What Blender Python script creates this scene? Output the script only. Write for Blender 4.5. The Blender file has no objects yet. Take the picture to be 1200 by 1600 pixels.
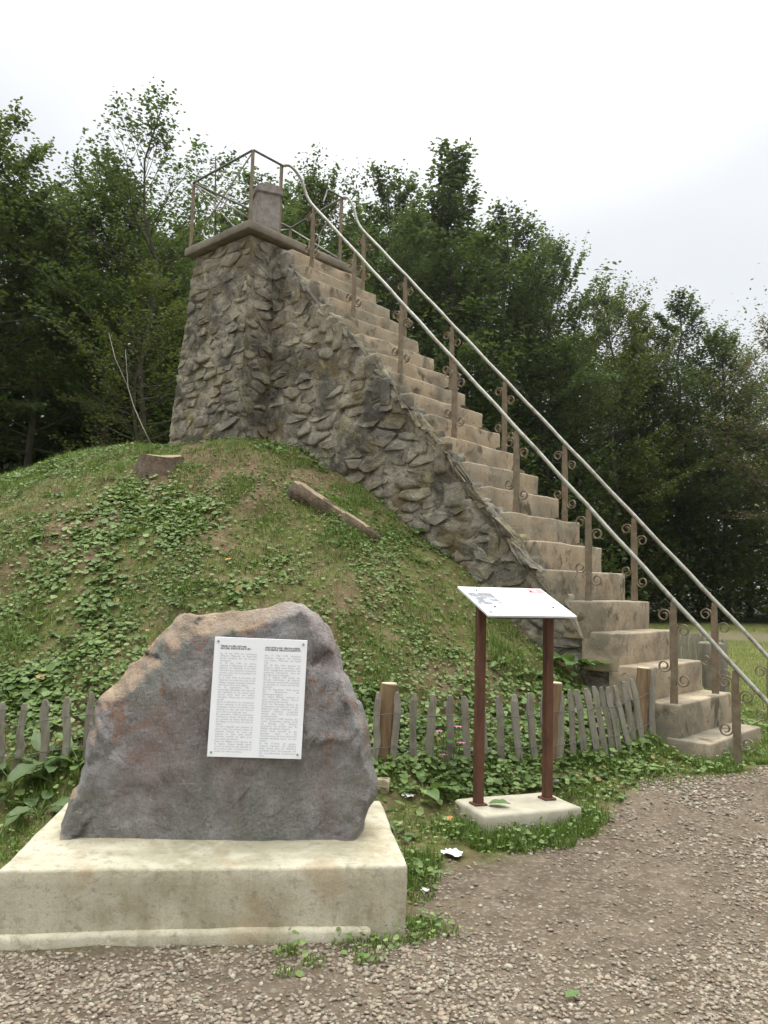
import bpy, bmesh, math, random
import numpy as np
from mathutils import Matrix, Vector

SC = bpy.context.scene
COL = SC.collection
random.seed(7)
RNG = np.random.default_rng(11)

# ------------------------------------------------------------------ camera
F, PIT, ROLL, CH = 1236.95, 0.09269788, 0.0265655, 1.5
cam_d = bpy.data.cameras.new('camera')
cam = bpy.data.objects.new('camera', cam_d)
COL.objects.link(cam)
cam_d.sensor_fit = 'VERTICAL'
cam_d.sensor_height = 36.0
cam_d.lens = F / 1600 * 36.0
cam_d.clip_end = 2000
cam_d.clip_start = 0.05
_c, _s = math.cos(PIT), math.sin(PIT)
fw = Vector((0, _c, _s)); upv = Vector((0, -_s, _c)); rt = Vector((1, 0, 0))
_c, _s = math.cos(ROLL), math.sin(ROLL)
R_ = rt * _c + upv * _s
U_ = -rt * _s + upv * _c
m = Matrix.Identity(4)
for i in range(3):
    m[i][0] = R_[i]; m[i][1] = U_[i]; m[i][2] = -fw[i]
m[2][3] = CH
cam.matrix_world = m
SC.camera = cam

# ------------------------------------------------------------------ world, sun, exposure
SUN_EL, SUN_AZ = math.radians(50), math.radians(4)      # azimuth from +y towards +x
SUNV = Vector((math.sin(SUN_AZ) * math.cos(SUN_EL), math.cos(SUN_AZ) * math.cos(SUN_EL), math.sin(SUN_EL)))
world = bpy.data.worlds.new("World")
SC.world = world
world.use_nodes = True
nt = world.node_tree
nt.nodes.clear()
def wn(t, **k):
    n = nt.nodes.new(t)
    for a, b in k.items(): setattr(n, a, b)
    return n
wo = wn('ShaderNodeOutputWorld'); bg = wn('ShaderNodeBackground')
bg.inputs['Strength'].default_value = 0.1
sky = wn('ShaderNodeTexSky', sky_type='NISHITA')
sky.sun_disc = False; sky.sun_elevation = SUN_EL; sky.sun_rotation = SUN_AZ
tc = wn('ShaderNodeTexCoord'); sep = wn('ShaderNodeSeparateXYZ')
nt.links.new(tc.outputs['Generated'], sep.inputs[0])
zen = wn('ShaderNodeMapRange'); zen.inputs[1].default_value = 0.0; zen.inputs[2].default_value = 1.0
zen.inputs[3].default_value = 5.8; zen.inputs[4].default_value = 64.0
zp = wn('ShaderNodeMath', operation='POWER', use_clamp=True); zp.inputs[1].default_value = 6.0
nt.links.new(sep.outputs[2], zp.inputs[0]); nt.links.new(zp.outputs[0], zen.inputs[0])
dot = wn('ShaderNodeVectorMath', operation='DOT_PRODUCT')
nt.links.new(tc.outputs['Generated'], dot.inputs[0]); dot.inputs[1].default_value = SUNV
gl = wn('ShaderNodeMapRange', interpolation_type='SMOOTHERSTEP'); gl.inputs[1].default_value = 0.87; gl.inputs[2].default_value = 1.0
gl.inputs[3].default_value = 0.0; gl.inputs[4].default_value = 5.0
nt.links.new(dot.outputs['Value'], gl.inputs[0])
cl = wn('ShaderNodeTexNoise'); cl.inputs['Scale'].default_value = 2.2; cl.inputs['Detail'].default_value = 4
nt.links.new(tc.outputs['Generated'], cl.inputs['Vector'])
clr = wn('ShaderNodeMapRange'); clr.inputs[1].default_value = .3; clr.inputs[2].default_value = .7
clr.inputs[3].default_value = -.5; clr.inputs[4].default_value = .8
nt.links.new(cl.outputs[0], clr.inputs[0])
a1 = wn('ShaderNodeMath', operation='ADD'); a2 = wn('ShaderNodeMath', operation='ADD')
nt.links.new(zen.outputs[0], a1.inputs[0]); nt.links.new(gl.outputs[0], a1.inputs[1])
nt.links.new(a1.outputs[0], a2.inputs[0]); nt.links.new(clr.outputs[0], a2.inputs[1])
oc = wn('ShaderNodeVectorMath', operation='SCALE'); oc.inputs[0].default_value = (0.975, 1.0, 1.015)
nt.links.new(a2.outputs[0], oc.inputs['Scale'])
mx = wn('ShaderNodeMix', data_type='RGBA'); mx.inputs[0].default_value = 0.9
nt.links.new(sky.outputs[0], mx.inputs[6]); nt.links.new(oc.outputs[0], mx.inputs[7])
nt.links.new(mx.outputs[2], bg.inputs['Color']); nt.links.new(bg.outputs[0], wo.inputs['Surface'])

sun_d = bpy.data.lights.new('sun', 'SUN'); sun_d.energy = 1.1; sun_d.angle = math.radians(35); sun_d.color = (1, .95, .87)
sun = bpy.data.objects.new('sun', sun_d); COL.objects.link(sun)
sun.rotation_euler = (-SUNV).to_track_quat('-Z', 'Y').to_euler()

SC.view_settings.view_transform = 'Standard'
SC.view_settings.look = 'None'
SC.view_settings.exposure = 0.52
SC.view_settings.gamma = 1.0
SC.view_settings.use_curve_mapping = False
SC.render.engine = 'CYCLES'
SC.cycles.max_bounces = 6
SC.cycles.diffuse_bounces = 3
SC.cycles.transparent_max_bounces = 8

# ------------------------------------------------------------------ helpers
def ray(px, py):
    X, Y = px - 600, py - 800
    c, s = math.cos(ROLL), math.sin(ROLL)
    X, Y = X * c + Y * s, -X * s + Y * c
    c, s = math.cos(PIT), math.sin(PIT)
    u = -Y / F
    return np.array([X / F, c - u * s, s + u * c])
def at_y(px, py, y):
    d = ray(px, py); return np.array([0, 0, CH]) + d * y / d[1]
def at_z(px, py, z):
    d = ray(px, py); return np.array([0, 0, CH]) + d * (z - CH) / d[2]

def _hash(ix, iy, seed):
    h = (ix.astype(np.int64) * 374761393 + iy.astype(np.int64) * 668265263 + seed * 974711) & 0xffffffff
    h = ((h ^ (h >> 13)) * 1274126177) & 0xffffffff
    return ((h ^ (h >> 16)) & 0xffff) / 65535.0
def vnoise(x, y, seed=0):
    x = np.asarray(x, float); y = np.asarray(y, float)
    ix, iy = np.floor(x), np.floor(y)
    fx, fy = x - ix, y - iy
    fx = fx * fx * (3 - 2 * fx); fy = fy * fy * (3 - 2 * fy)
    a, b = _hash(ix, iy, seed), _hash(ix + 1, iy, seed)
    c, d = _hash(ix, iy + 1, seed), _hash(ix + 1, iy + 1, seed)
    return (a * (1 - fx) + b * fx) * (1 - fy) + (c * (1 - fx) + d * fx) * fy
def fbm(x, y, seed=0, oct=4):
    s = 0; a = .5; f = 1.0
    for i in range(oct):
        s = s + a * vnoise(np.asarray(x) * f, np.asarray(y) * f, seed + i * 17); a *= .5; f *= 2.03
    return s / (1 - .5 ** oct)
def smooth(a, b, x):
    t = np.clip((np.asarray(x, float) - a) / (b - a), 0, 1); return t * t * (3 - 2 * t)

def mesh_np(name, V, Fc, smooth_shade=True, attrs=None):
    """V (n,3); Fc (f,k) or list of such arrays"""
    if not isinstance(Fc, (list, tuple)): Fc = [Fc]
    me = bpy.data.meshes.new(name)
    V = np.asarray(V, np.float32)
    me.vertices.add(len(V)); me.vertices.foreach_set('co', V.ravel())
    loops = np.concatenate([np.asarray(f, np.int32).ravel() for f in Fc])
    tot = np.concatenate([np.full(len(f), f.shape[1], np.int32) for f in Fc])
    st = np.concatenate([[0], np.cumsum(tot)[:-1]]).astype(np.int32)
    me.loops.add(len(loops)); me.loops.foreach_set('vertex_index', loops)
    me.polygons.add(len(tot)); me.polygons.foreach_set('loop_start', st)
    me.update(calc_edges=True)
    me.polygons.foreach_set('use_smooth', np.full(len(tot), bool(smooth_shade)))
    for k, v in (attrs or {}).items():
        at = me.attributes.new(k, 'FLOAT', 'POINT'); at.data.foreach_set('value', np.asarray(v, np.float32))
    me.validate()
    return me

def link(name, me, mat=None, parent=None, **props):
    o = bpy.data.objects.new(name, me); COL.objects.link(o)
    if mat is not None:
        me.materials.clear(); me.materials.append(mat)
    if parent is not None: o.parent = parent
    for k, v in props.items(): o[k] = v
    return o
def thing(name, label, cat, loc=(0, 0, 0), rz=0.0, group=None):
    o = bpy.data.objects.new(name, None); COL.objects.link(o)
    o.location = loc; o.rotation_euler = (0, 0, rz)
    o.empty_display_size = .2
    o['label'] = label; o['category'] = cat
    if group: o['group'] = group
    return o
def tag(o, label, cat, group=None):
    o['label'] = label; o['category'] = cat
    if group: o['group'] = group
    return o

class MB:
    """collects simple shapes into one mesh"""
    def __init__(s): s.v = []; s.f = []
    def add(s, V, Fs):
        b = len(s.v); s.v += [tuple(map(float, p)) for p in V]; s.f += [tuple(i + b for i in f) for f in Fs]; return s
    def box(s, c, size, M=None, bev=0.0):
        x, y, z = [q / 2 for q in size]
        if bev <= 0:
            P = [(-x,-y,-z),(x,-y,-z),(x,y,-z),(-x,y,-z),(-x,-y,z),(x,-y,z),(x,y,z),(-x,y,z)]
            Fs = [(0,3,2,1),(4,5,6,7),(0,1,5,4),(1,2,6,5),(2,3,7,6),(3,0,4,7)]
        else:
            bm = bmesh.new(); bmesh.ops.create_cube(bm, size=1)
            for v in bm.verts: v.co = Vector((v.co.x * size[0], v.co.y * size[1], v.co.z * size[2]))
            bmesh.ops.bevel(bm, geom=list(bm.edges), offset=bev, segments=2, affect='EDGES', profile=.5)
            bm.verts.index_update()
            P = [tuple(v.co) for v in bm.verts]; Fs = [tuple(v.index for v in f.verts) for f in bm.faces]; bm.free()
        Q = []
        for p in P:
            p = Vector(p)
            if M is not None: p = M @ p
            Q.append(p + Vector(c))
        return s.add(Q, Fs)
    def tube(s, pts, r, n=6, cap=True, flat=None):
        """flat=(rw, rt, axis): rectangular-ish section, width along axis"""
        pts = [Vector(p) for p in pts]; N = len(pts)
        rs = r if hasattr(r, '__len__') else [r] * N
        V = []; prev = None
        for i, p in enumerate(pts):
            t = (pts[min(i + 1, N - 1)] - pts[max(i - 1, 0)]).normalized()
            if flat is not None:
                b = Vector(flat[2]).normalized(); a = t.cross(b).normalized()
                for (q, e) in ((1, 1), (1, -1), (-1, -1), (-1, 1)):
                    V.append(p + a * flat[1] * q + b * flat[0] * e)
                continue
            ref = Vector((0, 0, 1)) if abs(t.z) < .9 else Vector((1, 0, 0))
            if prev is None: a = t.cross(ref).normalized()
            else:
                a = (prev - t * prev.dot(t)).normalized()
            prev = a; b = t.cross(a)
            for k in range(n):
                th = 2 * math.pi * k / n
                V.append(p + (a * math.cos(th) + b * math.sin(th)) * rs[i])
        if flat is not None: n = 4
        Fs = []
        for i in range(N - 1):
            for k in range(n):
                k2 = (k + 1) % n
                Fs.append((i * n + k, i * n + k2, (i + 1) * n + k2, (i + 1) * n + k))
        if cap:
            Fs.append(tuple(range(n - 1, -1, -1))); Fs.append(tuple((N - 1) * n + k for k in range(n)))
        return s.add(V, Fs)
    def mesh(s, name, smooth_shade=False):
        me = bpy.data.meshes.new(name); me.from_pydata(s.v, [], s.f); me.update()
        bm = bmesh.new(); bm.from_mesh(me); bmesh.ops.recalc_face_normals(bm, faces=list(bm.faces)); bm.to_mesh(me); bm.free()
        me.polygons.foreach_set('use_smooth', np.full(len(me.polygons), bool(smooth_shade)))
        return me

# ------------------------------------------------------------------ materials
def new_mat(name):
    mt = bpy.data.materials.new(name); mt.use_nodes = True
    t = mt.node_tree; t.nodes.clear()
    out = t.nodes.new('ShaderNodeOutputMaterial'); pr = t.nodes.new('ShaderNodeBsdfPrincipled')
    t.links.new(pr.outputs[0], out.inputs[0])
    return mt, t, pr, out
class NG:
    def __init__(s, t): s.t = t
    def n(s, typ, ins=None, **k):
        x = s.t.nodes.new(typ)
        for a, b in k.items(): setattr(x, a, b)
        for a, b in (ins or {}).items():
            if hasattr(b, 'is_output'): s.t.links.new(b, x.inputs[a])
            else: x.inputs[a].default_value = b
        return x
    def pos(s, kind='world'):
        if kind == 'world': return s.n('ShaderNodeNewGeometry').outputs['Position']
        return s.n('ShaderNodeTexCoord').outputs['Object']
    def noise(s, vec, scale, detail=5, rough=.55, dist=0.0):
        x = s.n('ShaderNodeTexNoise', {'Vector': vec, 'Scale': scale, 'Detail': detail, 'Roughness': rough, 'Distortion': dist})
        return x.outputs[0]
    def ramp(s, fac, stops):
        x = s.n('ShaderNodeValToRGB', {'Fac': fac}); cr = x.color_ramp
        while len(cr.elements) < len(stops): cr.elements.new(.5)
        for e, (p, c) in zip(cr.elements, stops):
            e.position = p; e.color = (c, c, c, 1) if not hasattr(c, '__len__') else (*c, 1)
        return x.outputs[0]
    def mix(s, fac, a, b, mode='MIX'):
        x = s.n('ShaderNodeMix', data_type='RGBA', blend_type=mode)
        for i, v in ((0, fac), (6, a), (7, b)):
            if hasattr(v, 'is_output'): s.t.links.new(v, x.inputs[i])
            else: x.inputs[i].default_value = v if i == 0 else (*v, 1)
        return x.outputs[2]
    def math(s, op, a, b=0.0):
        return s.n('ShaderNodeMath', {0: a, 1: b}, operation=op).outputs[0]
    def attr(s, name): return s.n('ShaderNodeAttribute', attribute_name=name).outputs['Fac']
    def scalev(s, vec, sc): return s.n('ShaderNodeVectorMath', {0: vec, 1: sc}, operation='MULTIPLY').outputs[0]
    def bump(s, h, strength, dist=.01, normal=None):
        i = {'Height': h, 'Strength': strength, 'Distance': dist}
        if normal is not None: i['Normal'] = normal
        return s.n('ShaderNodeBump', i).outputs[0]

def surf(name, stops, scale=6, rough=.9, bump=.4, bscale=45, bdist=.01, stains=(), coord='world', rnd=None, metal=0.0, spec=.3, stretch=None, speck=None):
    """noise ramp base + list of stains (scale, lo, hi, colour, amount)"""
    mt, t, pr, out = new_mat(name); g = NG(t)
    p = g.pos(coord)
    if coord == 'object':
        oi = g.n('ShaderNodeObjectInfo').outputs['Random']
        off = g.n('ShaderNodeVectorMath', {0: p, 1: g.n('ShaderNodeCombineXYZ', {0: g.math('MULTIPLY', oi, 37.0), 1: g.math('MULTIPLY', oi, 11.0), 2: 0.0}).outputs[0]}, operation='ADD')
        p = off.outputs[0]
    if stretch: ps = g.scalev(p, stretch)
    else: ps = p
    c = g.ramp(g.noise(ps, scale, 7, .62), stops)
    for (sc, lo, hi, col, amt) in stains:
        f = g.ramp(g.noise(p, sc, 6, .62, .5), [(lo, 0.0), (hi, amt)])
        c = g.mix(f, c, col)
    if speck:
        f = g.ramp(g.noise(p, speck[0], 2, .5), [(speck[1], 0.0), (speck[2], speck[4])])
        c = g.mix(f, c, speck[3])
    if rnd is not None:
        oi = g.n('ShaderNodeObjectInfo').outputs['Random']
        c = g.mix(rnd[0], c, g.ramp(oi, rnd[1]), rnd[2] if len(rnd) > 2 else 'MIX')
    t.links.new(c, pr.inputs['Base Color'])
    pr.inputs['Roughness'].default_value = rough
    pr.inputs['Metallic'].default_value = metal
    pr.inputs['Specular IOR Level'].default_value = spec
    h1 = g.noise(p, bscale, 6, .65); h2 = g.noise(ps, bscale * .22, 4, .6)
    h = g.math('ADD', h1, g.math('MULTIPLY', h2, 1.6))
    t.links.new(g.bump(h, bump, bdist), pr.inputs['Normal'])
    return mt

def leafmat(name, stops, trans=.35, rough=.55, objvar=0.35, objstops=None):
    mt, t, pr, out = new_mat(name); g = NG(t)
    c = g.ramp(g.attr('tint'), stops)
    if objstops:
        oi = g.n('ShaderNodeObjectInfo').outputs['Random']
        c = g.mix(objvar, c, g.ramp(oi, objstops))
    t.links.new(c, pr.inputs['Base Color']); pr.inputs['Roughness'].default_value = rough
    pr.inputs['Specular IOR Level'].default_value = .35
    tr = g.n('ShaderNodeBsdfTranslucent', {'Color': g.mix(.5, c, (.14, .19, .03))})
    ms = g.n('ShaderNodeMixShader', {0: trans})
    t.links.new(pr.outputs[0], ms.inputs[1]); t.links.new(tr.outputs[0], ms.inputs[2])
    t.links.new(ms.outputs[0], out.inputs[0])
    return mt

MAT = {}
MAT['plinth'] = surf('plinth_concrete', [(.3, (.34, .305, .22)), (.5, (.46, .42, .31)), (.72, (.55, .51, .395))], 5, .92, .5, 60, .008,
    stretch=(1.6, 1, .35), stains=[(1.7, .47, .62, (.25, .23, .14), .6), (7, .52, .66, (.52, .48, .37), .55), (2.9, .52, .64, (.30, .215, .11), .5), (22, .54, .66, (.22, .195, .13), .55)], speck=(140, .62, .70, (.17, .15, .11), .5))
MAT['step'] = surf('step_concrete', [(.3, (.24, .185, .12)), (.5, (.35, .275, .185)), (.72, (.43, .35, .245))], 4, .93, .5, 55, .008,
    stains=[(2.3, .50, .64, (.125, .11, .08), .8), (9, .54, .68, (.36, .30, .20), .5), (1.1, .48, .62, (.21, .19, .14), .6), (3.3, .575, .66, (.06, .054, .032), .85), (16, .58, .68, (.085, .075, .05), .65)], speck=(90, .6, .68, (.12, .10, .07), .5))
MAT['slab'] = surf('slab_concrete', [(.3, (.12, .105, .078)), (.5, (.185, .162, .122)), (.72, (.25, .225, .172))], 4, .93, .5, 50, .01,
    stains=[(3, .55, .75, (.09, .085, .06), .7)])
MAT['signbase'] = surf('sign_footing_concrete', [(.3, (.31, .28, .205)), (.5, (.40, .365, .275)), (.72, (.48, .445, .35))], 6, .9, .4, 60, .006,
    stains=[(4, .58, .75, (.33, .30, .18), .5)])
stone_stains = [(.8, .48, .56, (.07, .064, .052), .7), (6, .52, .64, (.38, .34, .235), .6), (1.7, .50, .60, (.05, .045, .037), .8), (2.6, .52, .62, (.125, .088, .03), .7), (9, .55, .65, (.045, .04, .028), .75), (3.3, .57, .66, (.36, .33, .17), .5)]
MAT['stone'] = surf('rubble_stone', [(.3, (.14, .122, .092)), (.5, (.265, .235, .178)), (.7, (.38, .345, .265))], 5, .95, .9, 30, .02,
    stains=stone_stains, rnd=(.30, [(0, (.09, .08, .066)), (.3, (.26, .225, .155)), (.6, (.36, .325, .25)), (.85, (.20, .185, .16)), (1, (.15, .125, .085))]))
MAT['mortar'] = surf('lime_mortar', [(.3, (.15, .132, .10)), (.5, (.27, .24, .182)), (.7, (.36, .33, .255))], 6, .96, 1.0, 35, .02, stains=stone_stains)
MAT['rail'] = surf('painted_rail', [(.3, (.20, .19, .15)), (.55, (.30, .29, .24)), (.8, (.36, .35, .30))], 18, .5, .2, 120, .002,
    stains=[(7, .52, .68, (.15, .11, .065), .85)], metal=.25, spec=.5)
MAT['post'] = surf('weathered_iron', [(.3, (.13, .095, .06)), (.55, (.20, .155, .10)), (.8, (.26, .215, .15))], 14, .65, .3, 90, .003,
    stains=[(5, .55, .72, (.15, .075, .035), .7)], metal=.2, spec=.4)
MAT['darkiron'] = surf('dark_iron', [(.3, (.07, .07, .065)), (.7, (.17, .165, .14))], 12, .55, .3, 90, .003, stains=[(6, .6, .75, (.16, .09, .05), .6)], metal=.3)
MAT['corten'] = surf('rusty_steel', [(.3, (.075, .036, .022)), (.55, (.125, .056, .033)), (.8, (.17, .08, .046))], 20, .75, .25, 140, .002, stretch=(1, 1, .3), metal=.15)
MAT['post_wood'] = surf('round_post_wood', [(.3, (.12, .075, .04)), (.5, (.20, .13, .07)), (.72, (.27, .19, .11))], 9, .85, .5, 60, .006, coord='object', stretch=(3, 3, .35),
    stains=[(3, .58, .75, (.12, .09, .06), .6)])
MAT['post_end'] = surf('post_end_grain', [(.3, (.36, .29, .18)), (.7, (.50, .42, .28))], 30, .85, .3, 120, .003, coord='object')
MAT['picket'] = surf('grey_chestnut', [(.3, (.16, .145, .11)), (.5, (.26, .24, .19)), (.75, (.35, .33, .275))], 10, .9, .6, 70, .005, coord='object', stretch=(4, 4, .3),
    rnd=(.35, [(0, (.10, .085, .06)), (.5, (.19, .165, .125)), (1, (.25, .23, .18))]), stains=[(3, .6, .75, (.14, .13, .07), .6)])
MAT['wire'] = surf('fence_wire', [(.3, (.11, .105, .09)), (.7, (.19, .18, .155))], 30, .6, .1, 90, .001, metal=.3)
MAT['bark'] = surf('tree_bark', [(.3, (.03, .027, .02)), (.55, (.065, .058, .042)), (.8, (.11, .10, .078))], 5, .95, .7, 25, .03, stretch=(2, 2, .5), stains=[(1.2, .5, .7, (.09, .105, .05), .6)])
MAT['stumpbark'] = surf('stump_bark', [(.3, (.055, .04, .026)), (.55, (.11, .08, .05)), (.8, (.16, .12, .08))], 12, .95, .9, 40, .02, stretch=(2, 2, .6))
MAT['cutwood'] = surf('cut_wood', [(.3, (.20, .145, .085)), (.55, (.31, .235, .145)), (.8, (.39, .31, .20))], 14, .9, .4, 60, .006, stains=[(6, .55, .7, (.14, .11, .07), .5)])
MAT['pillar'] = surf('pillar_granite', [(.3, (.17, .152, .13)), (.5, (.245, .22, .195)), (.75, (.31, .285, .25))], 16, .85, .4, 70, .006, stains=[(2.5, .55, .75, (.10, .095, .07), .6)], speck=(160, .6, .66, (.1, .09, .08), .6))
MAT['panel'] = surf('sign_panel_white', [(.3, (.60, .62, .63)), (.7, (.65, .67, .67))], 3, .35, .02, 90, .001, spec=.5)
MAT['panel_under'] = surf('sign_panel_dark_edge', [(.3, (.05, .05, .048)), (.7, (.09, .09, .085))], 8, .6, .1, 90, .001)
MAT['plaque'] = surf('plaque_white', [(.3, (.82, .835, .84)), (.7, (.85, .865, .865))], 3, .45, .02, 90, .001, spec=.4)
MAT['screw'] = surf('screw_metal', [(.3, (.30, .30, .29)), (.7, (.42, .42, .41))], 30, .4, .1, 90, .001, metal=.7)
MAT['bolt'] = surf('dark_bolt', [(.3, (.05, .05, .05)), (.7, (.10, .10, .10))], 30, .4, .1, 90, .001, metal=.5)
MAT['ink'] = surf('printed_ink', [(.3, (.10, .10, .11)), (.7, (.14, .14, .15))], 30, .7, 0.0)
MAT['ink_grey'] = surf('printed_ink_grey', [(.3, (.33, .34, .35)), (.7, (.37, .38, .39))], 30, .7, 0.0)
MAT['ink_pale'] = surf('printed_ink_pale', [(.3, (.32, .34, .36)), (.7, (.36, .38, .40))], 30, .7, 0.0)
MAT['ink_red'] = surf('printed_red', [(.3, (.60, .16, .17)), (.7, (.65, .19, .2))], 5, .5, 0.0)
MAT['photo'] = surf('printed_photo', [(.44, (.10, .11, .12)), (.5, (.19, .20, .22)), (.60, (.45, .46, .48))], 14, .5, 0.0)
MAT['paper'] = surf('litter_paper', [(.3, (.62, .60, .56)), (.7, (.74, .72, .69))], 20, .7, .2, 90, .003)
MAT['tanrock'] = surf('tan_rock', [(.3, (.30, .25, .16)), (.7, (.45, .39, .27))], 12, .95, .6, 60, .01)
MAT['greyrock'] = surf('grey_rock', [(.3, (.30, .29, .26)), (.7, (.45, .43, .39))], 12, .95, .6, 60, .01)
MAT['twig'] = surf('pale_twig', [(.3, (.20, .17, .13)), (.7, (.34, .30, .24))], 12, .9, .3, 60, .004)

# boulder: purple-grey with green, orange and pink weathering and pale scratches
def boulder_mat():
    mt, t, pr, out = new_mat('boulder_rock'); g = NG(t); p = g.pos('world')
    pst = g.n('ShaderNodeMapping', {'Vector': p, 'Rotation': (0, math.radians(35), 0), 'Scale': (1.0, 1, .45)}).outputs[0]
    c = g.ramp(g.noise(p, 7, 9, .72), [(.32, (.12, .112, .108)), (.5, (.235, .22, .212)), (.68, (.36, .34, .325))])
    c = g.mix(g.ramp(g.noise(pst, 4.2, 7, .68), [(.46, 0.0), (.60, .65)]), c, (.175, .185, .15))
    c = g.mix(g.ramp(g.noise(pst, 3.1, 7, .70, .4), [(.50, 0.0), (.64, .5)]), c, (.20, .14, .128))
    c = g.mix(g.math('MULTIPLY', g.n('ShaderNodeMapRange', {0: g.n('ShaderNodeSeparateXYZ', {0: p}).outputs[2], 1: .55, 2: .85}).outputs[0], g.ramp(g.noise(pst, 5.2, 7, .70, 1.0), [(.53, 0.0), (.60, .75)])), c, (.23, .12, .065))
    c = g.mix(g.ramp(g.noise(p, 24, 6, .75), [(.54, 0.0), (.66, .55)]), c, (.34, .325, .30))
    c = g.mix(g.ramp(g.noise(p, 60, 4, .7), [(.56, 0.0), (.68, .55)]), c, (.07, .062, .06))
    c = g.mix(g.ramp(g.noise(p, 170, 2, .6), [(.6, 0.0), (.7, .6)]), c, (.34, .32, .30))
    sc = g.n('ShaderNodeMapping', {'Vector': p, 'Rotation': (0, math.radians(-28), 0), 'Scale': (.5, 1, 5)}).outputs[0]
    c = g.mix(g.ramp(g.noise(sc, 5.5, 5, .65), [(.635, 0.0), (.69, .55)]), c, (.36, .34, .32))
    # broken top faces are tan
    nz = g.n('ShaderNodeSeparateXYZ', {0: g.n('ShaderNodeNewGeometry').outputs['Normal']}).outputs[2]
    tan = g.ramp(g.noise(p, 9, 6, .65), [(.3, (.24, .165, .10)), (.7, (.40, .30, .20))])
    f = g.math('MULTIPLY', g.ramp(nz, [(.34, 0.0), (.58, 1.0)]), g.ramp(g.noise(p, 5, 4, .6), [(.3, .5), (.55, 1.0)]))
    xx = g.n('ShaderNodeSeparateXYZ', {0: p}).outputs[0]
    f = g.math('MULTIPLY', f, g.n('ShaderNodeMapRange', {0: g.math('ADD', xx, g.math('MULTIPLY', g.noise(p, 4, 3), .4)), 1: -.55, 2: -.15, 3: 1.0, 4: .12}).outputs[0])
    c = g.mix(f, c, tan)
    t.links.new(c, pr.inputs['Base Color']); pr.inputs['Roughness'].default_value = .8; pr.inputs['Specular IOR Level'].default_value = .35
    h = g.math('ADD', g.noise(p, 55, 7, .7), g.math('MULTIPLY', g.noise(pst, 12, 5, .65), 2.2))
    t.links.new(g.bump(h, 1.0, .016), pr.inputs['Normal'])
    return mt
MAT['boulder'] = boulder_mat()

def ground_mat():
    mt, t, pr, out = new_mat('ground_soil'); g = NG(t); p = g.pos('world')
    soil = g.ramp(g.noise(p, 3.5, 8, .66), [(.28, (.085, .057, .032)), (.5, (.165, .115, .066)), (.72, (.24, .175, .105))])
    moss = g.ramp(g.noise(p, 14, 7, .7), [(.3, (.055, .064, .016)), (.5, (.11, .135, .032)), (.72, (.175, .19, .06))])
    f = g.math('MULTIPLY', g.attr('cover'), g.ramp(g.noise(p, 9, 6, .7), [(.36, .10), (.60, .95)]))
    c = g.mix(f, soil, moss)
    path = g.ramp(g.noise(p, 5, 8, .66), [(.28, (.105, .078, .052)), (.5, (.155, .118, .080)), (.72, (.215, .168, .118))])
    vor = g.n('ShaderNodeTexVoronoi', {'Vector': p, 'Scale': 55.0})
    peb = g.mix(.6, path, g.ramp(g.n('ShaderNodeSeparateColor', {0: vor.outputs['Color']}).outputs[0], [(0, (.16, .13, .10)), (.5, (.28, .24, .19)), (1, (.40, .36, .30))]))
    path = g.mix(g.ramp(g.noise(p, 40, 3, .6), [(.50, 0.0), (.60, .75)]), path, peb)
    c = g.mix(g.attr('gravel'), c, path)
    lawn = g.ramp(g.noise(p, 1.3, 8, .7), [(.3, (.085, .09, .022)), (.5, (.14, .145, .042)), (.72, (.20, .185, .075))])
    c = g.mix(g.attr('lawn'), c, lawn)
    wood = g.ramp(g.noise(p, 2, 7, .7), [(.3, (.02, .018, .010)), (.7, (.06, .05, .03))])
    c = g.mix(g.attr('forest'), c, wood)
    t.links.new(c, pr.inputs['Base Color']); pr.inputs['Roughness'].default_value = .97; pr.inputs['Specular IOR Level'].default_value = .15
    h = g.math('ADD', g.noise(p, 60, 6, .7), g.math('MULTIPLY', g.noise(p, 13, 5, .6), 1.5))
    t.links.new(g.bump(h, .9, .025), pr.inputs['Normal'])
    return mt
MAT['ground'] = ground_mat()
def gravel_mat():
    mt, t, pr, out = new_mat('gravel_stones'); g = NG(t); p = g.pos('world')
    c = g.ramp(g.attr('tint'), [(0, (.12, .10, .075)), (.25, (.215, .18, .13)), (.5, (.30, .255, .18)), (.68, (.28, .21, .145)), (.8, (.21, .15, .115)), (.9, (.34, .305, .23)), (1, (.40, .37, .29))])
    c = g.mix(g.ramp(g.noise(p, 70, 5, .6), [(.4, 0.0), (.62, .6)]), c, (.20, .16, .112))
    t.links.new(c, pr.inputs['Base Color']); pr.inputs['Roughness'].default_value = .85
    t.links.new(g.bump(g.noise(p, 220, 4, .6), .4, .003), pr.inputs['Normal'])
    return mt
MAT['gravel'] = gravel_mat()
MAT['coverleaf'] = leafmat('cover_leaf', [(0, (.065, .11, .022)), (.4, (.135, .205, .05)), (.75, (.22, .295, .09)), (.93, (.32, .385, .165)), (1, (.34, .24, .09))], .3)
MAT['grass'] = leafmat('grass_blade', [(0, (.06, .11, .016)), (.5, (.13, .21, .034)), (.85, (.22, .27, .07)), (1, (.33, .28, .13))], .35)
MAT['bigleaf'] = None
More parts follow.
